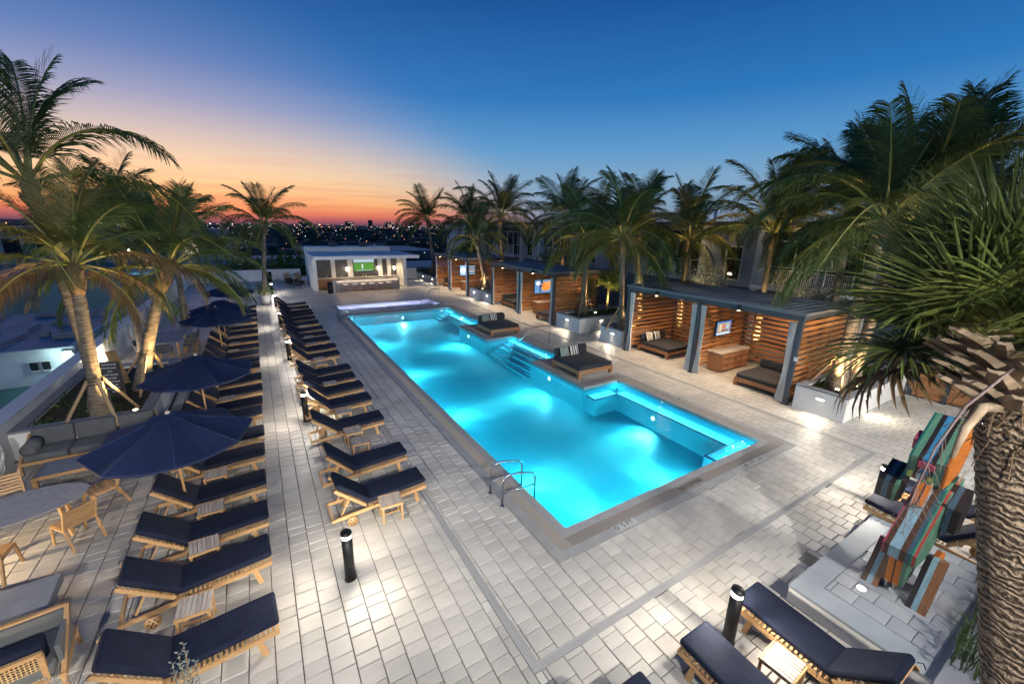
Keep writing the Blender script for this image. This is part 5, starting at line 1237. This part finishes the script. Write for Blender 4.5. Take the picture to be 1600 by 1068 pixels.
# arms
stripes('arm', [(8.75, 1.95), (8.78, 1.62), (9.15, 1.55), (9.35, 1.95), (9.2, 2.2)], 1.98, [('black', .07), ('slate', .07), ('black', .07), ('green', .05)])
stripes('arm', [(8.75, 1.92), (8.78, 1.50), (9.15, 1.42), (9.35, 1.85), (9.2, 2.15)], 1.24, [('green', .05), ('black', .07), ('slate', .07), ('black', .09)])
# head
hd = [(8.74, 2.56), (8.80, 2.16), (9.55, 2.10), (9.95, 2.60), (9.48, 3.14)]
stripes('head', hd, 1.70, [('teal', .03), ('green', .075), ('black', .06), ('blue', .10), ('black', .055), ('green', .075), ('teal', .03), ('rust', .025), ('orange', .02)])
stripes('mouth', [(8.70, 2.50), (8.72, 2.40), (8.8, 2.38), (8.8, 2.52)], 1.57, [('pink', .20)])
stripes('jaw', [(8.775, 2.40), (8.79, 2.16), (8.85, 2.16), (8.85, 2.40)], 1.67, [('lime', .06), ('brown', .05), ('sky', .08), ('brown', .05), ('lime', .07)])
stripes('ear', [(9.0, 2.75), (9.05, 2.55), (9.25, 2.6), (9.2, 2.85)], 1.76, [('pink', .05)])
m_ = MB()
for k in range(9): m_.add([(9.2 + .07 * k, 1.165, 2.25), (9.27 + .07 * k, 1.165, 2.25), (9.235 + .07 * k, 1.15, 2.12)], [(0, 1, 2)])
obj('saw_edge', m_, SM['cream'], rb)

# ------------------------------------------------------------------ palms
def frond_mesh(L, e0, droop, seed, m, nl=76, leaf=.80, hang=.6):
    q = random.Random(seed); mb = MB(); n = 14
    p = Vector((0, 0, 0)); pts = []; tan = []
    sw = q.uniform(-.25, .25)
    for i in range(n + 1):
        f = i / n; e = e0 - droop * f ** 1.25; az = sw * f * f
        d = Vector((math.cos(e) * math.cos(az), math.cos(e) * math.sin(az), math.sin(e)))
        pts.append(p.copy()); tan.append(d); p = p + d * (L / n)
    mb.tube(pts, [.032 * (1 - .85 * (i / n)) + .003 for i in range(n + 1)], 5, 1)
    for i in range(nl):
        f = .16 + .84 * (i + .5) / nl; x = f * n; a = min(n - 1, int(x)); t = x - a
        b = pts[a].lerp(pts[a + 1], t); d = tan[a].lerp(tan[min(n, a + 1)], t).normalized()
        side = d.cross(Vector((0, 0, 1)))
        if side.length < .2: side = Vector((0, 1, 0))
        side.normalize(); upv = side.cross(d).normalized()
        ll = leaf * math.sin(math.pi * (.12 + .80 * f ** .9)) ** .6 * q.uniform(.85, 1.1)
        for s in (-1, 1):
            fw = .75 + .25 * f
            dr = (d * fw + side * s * .85 + upv * q.uniform(.05, .35)).normalized()
            g1 = (dr + Vector((0, 0, -hang * q.uniform(.5, 1.1)))).normalized(); g2 = (g1 + Vector((0, 0, -hang * 1.7 * q.uniform(.7, 1.2)))).normalized()
            p1 = b + dr * ll * .33; p2 = p1 + g1 * ll * .33; p3 = p2 + g2 * ll * .34
            wv_ = dr.cross(Vector((0, 0, 1)))
            wv_ = (upv * .4 + d * .9).normalized() * .0135
            mb.add([b - wv_ * .5, b + wv_ * .5, p1 + wv_, p1 - wv_, p2 + wv_ * .8, p2 - wv_ * .8, p3], [(0, 1, 2, 3), (3, 2, 4, 5), (5, 4, 6)])
    return mb.mesh('frond', [m, RACH])
FR = {}
def fset(m, key):
    FR[key] = [frond_mesh(L, R(e), R(dr), 100 + i, m, hang=h) for i, (L, e, dr, h) in enumerate(((2.6, 84, 28, .22), (2.9, 74, 55, .3), (3.1, 62, 78, .4), (3.2, 50, 98, .5), (3.2, 38, 112, .65), (3.1, 24, 112, .8), (3.0, 8, 95, .9), (2.7, -14, 70, .8)))]
fset(LEAF, 'g'); fset(LEAFY, 'y'); fset(LEAFD, 'd')
def palm(label, base, top, z0, n=17, scale=1.0, r=.16, seed=1, braces=4, kinds='gggggggy', lean_az=0, low=True, light=None, bulge=1.7, group=None, trunk_m=None, wind=0.0, dead=0):
    q = random.Random(seed)
    bx, by = base; tx, ty, tz = top
    t = thing('palm_tree', label, 'palm tree', (bx, by, z0)); 
    if group: t['group'] = group
    tp = Vector((tx - bx, ty - by, tz - z0)); H = tp.length
    pts = []; rs = []; nn = max(24, int(H * 16))
    for i in range(nn + 1):
        f = i / nn; p = Vector((tp.x * f ** 1.25, tp.y * f ** 1.25, tp.z * f)); rr = r * (bulge - (bulge - 1) * min(1, f * 3.2) ** .55) * (1 - .25 * f) * (1 + (.06 if i % 2 else -.03) + q.uniform(-.02, .02))
        pts.append(p); rs.append(rr)
    m_ = MB(); m_.tube(pts, rs, 14, 0, True); obj('trunk', m_, trunk_m or TRUNK, t)
    # fibre and old petiole stubs below the crown
    m_ = MB(); ax = (pts[-1] - pts[-4]).normalized()
    m_.tube([tp - ax * .75, tp - ax * .45, tp - ax * .15, tp + ax * .15], [r * .85, r * 1.25, r * 1.2, r * .5], 12)
    for k in range(14):
        a = q.uniform(0, 6.28); h_ = q.uniform(-.7, .0); d = Vector((math.cos(a), math.sin(a), 0)); b = tp + ax * h_ + d * r * .9
        m_.beam(b, b + d * q.uniform(.1, .22) + Vector((0, 0, q.uniform(.15, .4))), .07, .025)
    obj('fibre_sheath', m_, FIBRE, t)
    # spear
    n += 5
    for k in range(n):
        f = k / (n - 1); kls = min(7, int(f * 7.99)) if low else min(5, int(f * 5.99))
        az = k * 2.39996 + q.uniform(-.3, .3)
        if wind: 
            dlt = math.atan2(math.sin(az - lean_az), math.cos(az - lean_az)); az = az - wind * math.sin(dlt)
        o = put('frond', FR[q.choice(kinds) if k < n - dead else 'd'][kls], t, tp + Vector((math.cos(az), math.sin(az), 0)) * r * .5, az)
        s = scale * 1.22 * q.uniform(.88, 1.12); o.scale = (s, s, s); o.rotation_euler[0] = q.uniform(-.35, .35)
    for k in range(braces):
        a = k * 2 * math.pi / braces + .6; h = min(1.25, H * .35); pc = pts[int(nn * min(1, h / tp.z))]
        m_ = MB(); e_ = Vector((math.cos(a) * .85, math.sin(a) * .85, -.02)); m_.beam(pc + Vector((math.cos(a), math.sin(a), 0)) * r * .9 + Vector((0, 0, 0)), e_, .07, .06); obj('brace', m_, LUMBER, t)
    if braces:
        m_ = MB(); pc = pts[int(nn * min(1, min(1.25, H * .35) / tp.z))]
        for dz in (-.12, -.04, .05): m_.tube([(pc.x + (r * 1.12) * math.cos(a * math.pi / 8), pc.y + (r * 1.12) * math.sin(a * math.pi / 8), pc.z + dz) for a in range(17)], .012, 5)
        obj('strap', m_, BLACKM, t)
    if light:
        lx, ly, e = light
        m_ = MB(); m_.cyl((lx, ly, .02), .07, .14, 12); u = obj('uplight', m_, BLACKM, t); m_ = MB(); m_.cyl((lx, ly, .162), .055, .008, 12); obj('lens', m_, UPL, u)
        lamp('SPOT', 'uplight_lamp', (lx, ly, .2), e, (1, .66, .28), .05, aim=(tp.x * .5, tp.y * .5, tp.z * .6), spot=75, blend=.9, parent=t)
    return t
palm('stout palm with browning fronds rising from the near end of the low planter', (-4.25, 14.95), (-3.98, 14.75, 4.9), .62, n=14, scale=.80, r=.165, seed=3, kinds='ggyd', light=(.75, -.15, 330), dead=6)
palm('tall slimmer palm just behind the stout palm with dark upright fronds against the sky', (-4.3, 15.45), (-4.75, 16.0, 6.9), .62, n=5, scale=1.12, r=.14, seed=8, kinds='ggg', braces=0, low=False)
palm('leaning palm with wide drooping fronds in the low planter beside the second umbrella', (-3.75, 17.2), (-2.5, 17.2, 4.55), .62, n=17, scale=.86, r=.18, seed=21, kinds='gggy', light=(.6, -.7, 300), braces=3)
palm('upright palm behind the far dining table', (-4.1, 30.6), (-3.9, 30.6, 5.4), 0, n=14, scale=.9, r=.17, seed=31, kinds='ggg', braces=3)
palm('palm by the parapet left of the lounge walk with full crown', (-4.6, 22.5), (-4.9, 23.2, 5.9), .0, n=11, scale=.85, r=.15, seed=33, kinds='ggg', braces=0)
palm('small palm growing from the grey pot in the lounge walk', (.2, 36.2), (.75, 36.2, 5.8), .7, n=18, scale=1.0, r=.15, seed=44, kinds='gggy', braces=0)
palm('windblown palm at the head of the long planter right of the bar', (17.6, 46.2), (17.0, 46.2, 6.6), .6, n=17, scale=1.1, r=.17, seed=51, kinds='ggg', lean_az=R(180), wind=.8)
palm('leaning uplit palm between the middle and farthest cabanas', (16.9, 31.9), (15.9, 31.9, 5.0), .7, n=15, scale=.95, r=.2, seed=61, kinds='ggyy', light=(-.55, -.3, 260))
palm('dense tall palm behind the farthest cabana', (21.0, 36.0), (20.6, 36.0, 7.0), 0, n=20, scale=1.25, r=.17, seed=62, kinds='ggg', braces=0, light=(-.6, -.5, 520))
palm('palm rising behind the roof of the middle cabana', (20.6, 26.2), (20.9, 26.2, 6.8), 0, n=18, scale=1.1, r=.16, seed=64, kinds='ggg', braces=0, light=(-.6, -.5, 520))
palm('dark palm beyond the farthest cabana against the sunset', (22.0, 44.5), (21.4, 44.5, 6.8), 0, n=18, scale=1.25, r=.17, seed=65, kinds='ggg', braces=0)
palm('thick trunk braced palm in the large planter between the nearest and middle cabanas', (17.3, 19.6), (17.4, 19.6, 5.2), .77, n=20, scale=1.05, r=.2, seed=71, kinds='gggy', light=(.65, -.5, 200))
palm('tall slim braced palm in the small planter beside the nearest cabana', (16.5, 15.5), (15.95, 15.4, 5.6), .77, n=19, scale=1.05, r=.14, seed=72, kinds='gggy', light=(.5, -.5, 260), braces=3)
palm('leaning palm in the bed behind the large planter', (20.2, 17.4), (19.3, 17.6, 5.8), .4, n=16, scale=1.05, r=.15, seed=73, kinds='ggg', braces=2, light=(-.6, -.5, 480))
palm('palm rising behind the left bay roof of the nearest cabana', (21.0, 15.2), (21.0, 15.2, 5.6), 0, n=17, scale=1.05, r=.15, seed=74, kinds='gggy', braces=0, light=(-.6, -.5, 600))
palm('palm rising behind the right bay roof of the nearest cabana', (21.1, 10.7), (21.0, 10.7, 6.0), 0, n=17, scale=1.1, r=.15, seed=75, low=False, kinds='gggy', braces=0, light=(-.6, -.5, 680), lean_az=R(200), wind=.4)
palm('uplit braced palm nearest the step light in the near right planter', (16.95, 5.6), (17.3, 5.5, 6.5), .73, n=19, scale=1.15, r=.2, seed=81, kinds='gggg', light=(-.55, -.25, 330), lean_az=0, wind=.3)
palm('second trunk palm close behind the uplit one in the near right planter', (17.9, 5.5), (18.8, 5.4, 6.3), .73, n=18, scale=1.25, r=.17, seed=82, kinds='ggg', braces=0, light=(-.5, -.3, 320))
palm('tall palm at the right edge beyond the near right planter', (22.6, 5.6), (22.5, 5.2, 6.4), 0, n=18, scale=1.3, r=.17, seed=83, low=False, kinds='ggg', braces=0)
palm('tall dark palm between the nearest cabana and the building', (22.4, 8.2), (22.2, 8.2, 6.8), 0, n=18, scale=1.2, r=.16, seed=84, low=False, kinds='ggg', braces=0)

# fan palms
STALK = [(3.78, .40, 5.29), (3.42, .50, 5.05), (3.27, .54, 4.80), (3.20, .55, 4.56), (3.15, .55, 4.37)]
def fan_mesh(rad, seed, nseg=38, pet=.9, droop=.9, m=SABAL, w_=.022):
    q = random.Random(seed); mb = MB()
    pts = [Vector((pet * f, 0, -.12 * pet * f * f)) for f in (0, .25, .5, .75, 1)]
    mb.tube(pts, [.018, .015, .013, .012, .010], 5, 1)
    c = pts[-1]
    for i in range(nseg):
        a = (i / (nseg - 1) - .5) * R(285); L = rad * (.72 + .28 * math.cos(a * .55)) * q.uniform(.9, 1.08)
        d = Vector((math.cos(a), math.sin(a), .16 + .1 * abs(math.sin(a * 9)))).normalized(); s = Vector((-math.sin(a), math.cos(a), 0))
        p = c.copy(); prev = None; v = d.copy(); k = 6
        sg = []
        for j in range(k + 1):
            f = j / k; wd = w_ * (math.sin(math.pi * min(1, .14 + f * .62)) if f < .98 else .05)
            sg.append((p.copy(), wd * (1 + .6 * (1 - f)))); v = (v + Vector((q.uniform(-.04, .04), q.uniform(-.04, .04), -droop * .30 * f * q.uniform(.7, 1.4)))).normalized(); p = p + v * (L / k)
        vs = []; 
        for (pp, wd) in sg: vs += [pp - s * wd, pp + Vector((0, 0, -wd * .7)), pp + s * wd]
        fs = []
        for j in range(k): fs += [(3 * j, 3 * j + 1, 3 * j + 4, 3 * j + 3), (3 * j + 1, 3 * j + 2, 3 * j + 5, 3 * j + 4)]
        mb.add(vs, fs, 0, True)
    return mb.mesh('fan_leaf', [m, RACH])
fm = [fan_mesh(.78, 200 + i, 66, .38, (.28, .5, .75, 1.05)[i % 4], w_=.0072) for i in range(6)]
fmd = [fan_mesh(.68, 230 + i, 34, .4, 2.4, LEAFD, w_=.012) for i in range(2)]
sb = thing('cabbage_palm', 'cabbage palm close at the right with ringed trunk, cut leaf boots and fan leaves', 'palm tree', (0, 0, 0))
base_p = Vector((3.62, -.98, -.5)); top_p = Vector((4.02, .42, 5.02))
ds = (top_p - base_p)
m_ = MB(); nn = 150; pts = []; rs = []
for i in range(nn + 1):
    f = i / nn; pts.append(base_p + ds * f); rs.append(.160 * (1 + (.022 if i % 2 else -.022) + rnd.uniform(-.012, .012)))
m_.tube(pts, rs, 28); obj('trunk', m_, SABALT, sb)
cr_ = Vector((4.20, .62, 5.52))
for k in range(46):
    f = k / 46; a = k * 2.39996; b = top_p + (cr_ - top_p) * (f * .75 - .12); d = Vector((math.cos(a), math.sin(a), 0)); s = Vector((-d.y, d.x, 0))
    L = rnd.uniform(.17, .28); e = d * .75 + Vector((0, 0, .72)); e.normalize()
    b0 = b + d * .13; b1 = b0 + e * L; u = e.cross(s).normalized()
    m_ = MB(); w0 = rnd.uniform(.075, .10); vs = []; fs = []; ns_ = 5
    for j in range(ns_ + 1):
        t_ = j / ns_; pp = b0 + e * L * t_ + d * (.10 * t_ * t_) + Vector((0, 0, -.03 * t_)); wd = w0 * (1 - .62 * t_ ** .7); th = .030 * (1 - .5 * t_)
        vs += [pp - s * wd + u * .012, pp - s * wd * .5 - u * th, pp + s * wd * .5 - u * th, pp + s * wd + u * .012, pp + u * .004]
    for j in range(ns_):
        for q_ in range(5): fs.append((5 * j + q_, 5 * j + (q_ + 1) % 5, 5 * j + 5 + (q_ + 1) % 5, 5 * j + 5 + q_))
    fs += [(4, 3, 2, 1, 0), tuple(5 * ns_ + q_ for q_ in range(5))]
    m_.add(vs, fs)
    obj('leaf_boot', m_, BOOT, sb)
for k in (1, 4, 6):     # loose hanging boots under the crown
    a = k * .75 + 2.2; d = Vector((math.cos(a), math.sin(a), 0)); b = top_p + d * .17 - (ds.normalized() * rnd.uniform(-.05, .12)); m_ = MB()
    pts = [b, b + d * .16 + Vector((0, 0, .02)), b + d * .28 + Vector((0, 0, -.10)), b + d * .32 + Vector((0, 0, -.30))]
    m_.tube(pts, [.04, .03, .024, .012], 6); o = obj('leaf_boot', m_, BOOT, sb)
m_ = MB()
for k in range(160):
    a = rnd.uniform(0, 6.28); f = rnd.uniform(-.16, .03); d = Vector((math.cos(a), math.sin(a), 0)); b = top_p + ds.normalized() * f * 2 + d * .17
    m_.beam(b, b + d * rnd.uniform(.02, .08) + Vector((rnd.uniform(-.06, .06), rnd.uniform(-.06, .06), rnd.uniform(-.2, .1))), .006, .004)
obj('fibre', m_, FIBRE, sb, kind='stuff')
for k in range(54):
    f = k / 54; a = k * 2.39996 + .4; el = R(80 - 112 * f)
    if f > .45 and math.cos(a - math.atan2(-.62, -4.2)) > .25: continue
    o = put('fan_leaf', (fmd if f > .9 else fm)[k % (2 if f > .9 else 6)], sb, cr_ + Vector((math.cos(a), math.sin(a), 0)) * .06 + Vector((0, 0, .05 - .35 * f)))
    o.rotation_euler = (rnd.uniform(-.5, .5), -el, a); s = rnd.uniform(.78, .95); o.scale = (s, s, s)
m_ = MB(); q0 = cr_ + Vector((-.15, .1, -.35))      # old flower stalk
pts = [Vector(p) for p in STALK]
m_.tube(pts, [.010, .008, .006, .003, .002], 6)
for k in range(26):
    f = rnd.uniform(1.6, 3.9); i = int(f); b = Vector(pts[i]).lerp(Vector(pts[min(4, i + 1)]), f - i); m_.tube([b, b + Vector((rnd.uniform(-.1, .1), rnd.uniform(-.1, .1), rnd.uniform(-.2, -.04))), b + Vector((rnd.uniform(-.14, .14), rnd.uniform(-.14, .14), rnd.uniform(-.3, -.1)))], [.0022, .0016, .0008], 4)
obj('flower_stalk', m_, mat('stalk', (.13, .09, .085), .8), sb)
def small_fan(label, x, y, z, h, n, s, e, col_='SABAL', seed=5):
    t = thing('fan_palm', label, 'palm tree', (x, y, z)); m_ = MB(); m_.tube([(0, 0, 0), (.02, 0, h * .5), (0, 0, h)], [.1, .075, .07], 12); obj('trunk', m_, TRUNK, t); q = random.Random(seed)
    for k in range(n):
        a = k * 2.4; el = R(80 - 110 * k / n); o = put('fan_leaf', fm[k % 6], t, (0, 0, h)); o.rotation_euler = (q.uniform(-.4, .4), -el, a); o.scale = (s * 1.5, s * 1.5, s * 1.5)
    if e: lamp('SPOT', 'uplight_lamp', (-.5, -.4, .15), e, (1, .72, .25), .05, aim=(0, 0, h + .2), spot=70, blend=.9, parent=t)
    return t
small_fan('small brightly uplit fan palm in the bed right of the thick trunk palm', 19.0, 19.2, .75, 2.0, 16, .62, 320)
def bush(label, x, y, z, r, n, size, m=SHRUB, seed=1):
    m_ = MB(); leaves(m_, (x, y, z), r, n, size, seed=seed); q = random.Random(seed)
    st = MB()
    for k in range(7): a = q.uniform(0, 6.28); st.tube([(x, y, z - r[2] * .4), (x + math.cos(a) * r[0] * .3, y + math.sin(a) * r[1] * .3, z + r[2] * .2), (x + math.cos(a) * r[0] * .6, y + math.sin(a) * r[1] * .6, z + r[2] * .7)], [.02, .012, .005], 5)
    t = thing('shrub', label, 'shrub'); obj('leaves', m_, m, t, kind='stuff'); obj('stem', st, FIBRE, t, kind='stuff'); return t
bush('leafy shrub rising behind the nearest cabana roof under the lit window', 22.4, 14.6, 3.2, (.9, 1.2, 1.3), 900, .15, SILV, 4)
bush('dark leafy shrub behind the right end of the nearest cabana roof', 22.6, 9.0, 3.0, (.8, 1.6, .7), 700, .15, SILV, 5)
bush('bright green shrub above the farthest cabana roof', 20.4, 42.6, 3.0, (1.4, 1.9, 1.6), 1100, .3, SHRUB, 6)
bush('broad leaved shrub behind the middle cabana roof', 21.8, 29.0, 2.8, (1.1, 2.2, 1.5), 1100, .25, SHRUB, 7)
bush('dark round tree beyond the parapet left of the bar', -1.5, 62, -3, (4, 4, 5.5), 1500, .8, LEAF, 8)
bush('dark round tree beyond the parapet behind the bar wing', 3.8, 70, -3, (4, 4, 5), 1500, .8, LEAF, 9)
bush('climbing greenery hanging on the slats beside the uplit fan palm', 18.6, 20.4, 2.0, (.3, .25, 1.1), 380, .09, SHRUB, 10)
bush('flowering lit shrub in the pot beside the palm trunk', .2, 36.2, 1.0, (.75, .75, .8), 600, .14, SHRUB, 11)
# silvery sprigs of the balcony planting close to the camera
def sprig(label, x, y, z0, h, n, seed):
    t = thing('balcony_plant', label, 'plant', (0, 0, 0)); q = random.Random(seed); lv = MB(); sm_ = MB()
    for k in range(n):
        a = q.uniform(0, 6.28); sp_ = q.uniform(.02, .10); p0 = Vector((x, y, z0)); p1 = p0 + Vector((math.cos(a) * sp_, math.sin(a) * sp_, h * q.uniform(.9, 1)))
        sm_.tube([p0, p0.lerp(p1, .5) + Vector((q.uniform(-.01, .01), q.uniform(-.01, .01), 0)), p1], [.004, .003, .0015], 5)
        for j in range(44):
            f = .78 + .22 * j / 44; b = p0.lerp(p1, f); an = j * 2.4; d = Vector((math.cos(an), math.sin(an), .6)).normalized(); s = d.cross(Vector((0, 0, 1))).normalized(); L = .038 * (1.15 - .5 * f)
            lv.add([b, b + d * L * .5 + s * L * .24, b + d * L, b + d * L * .5 - s * L * .24], [(0, 1, 2, 3)])
    obj('leaves', lv, SILV, t, kind='stuff'); obj('stem', sm_, FIBRE, t, kind='stuff'); return t

sprig('tall silvery leaved plant reaching up at the bottom edge before the nearest lounger', -.76, 2.78, 0, 3.42, 9, 3)
sprig('second silvery plant top at the bottom left corner of the view', -1.40, 3.08, 0, 3.30, 9, 4)

# ------------------------------------------------------------------ added fill floodlights on the building the view is taken from, and lamps on the parapet
hb = thing('terrace_building', 'white building wall behind the near end of the deck', 'building', (0, 0, 0))
part('wall', [((4, -4.2, 1.0), (34, .4, 14))], STUCCO, hb)
for k, x in enumerate((-4.5, 1.0, 6.5, 12.5, 18.0)):  # unseen floodlights, added to lift the light on the deck
    t = thing('fill_floodlight', f'{ORD[k]} added unseen fill floodlight from the parapet side', 'flood light', (x, -3.9, 7.2)); t['group'] = 'added fill floodlights'
    m_ = MB(); m_.box((0, 0, 0), (.3, .2, .2)); obj('housing', m_, BLACKM, t); m_ = MB(); m_.box((0, .105, -.02), (.26, .01, .14)); obj('lens', m_, LENS, t)
    lamp('SPOT', 'facade_fill', (0, .2, -.05), 3700, (1, .96, .90), .15, aim=(0, 12.5, -7.2), spot=84, blend=.75, parent=t)
for k, (x, y) in enumerate(((-5.88, 9.6), (-5.88, 5.2))):
    t = thing('wall_light', f'{ORD[k]} warm wall light low on the near parapet', 'light', (x, y, .72)); m_ = MB(); m_.box((0, 0, 0), (.06, .3, .1)); obj('housing', m_, BLACKM, t); m_ = MB(); m_.box((.035, 0, -.01), (.012, .26, .06)); obj('lens', m_, STEPL, t)
    lamp('SPOT', 'wall_lamp', (.08, 0, 0), 330, (1, .72, .42), .05, aim=(2.5, 0, -.5), spot=160, blend=1, parent=t)
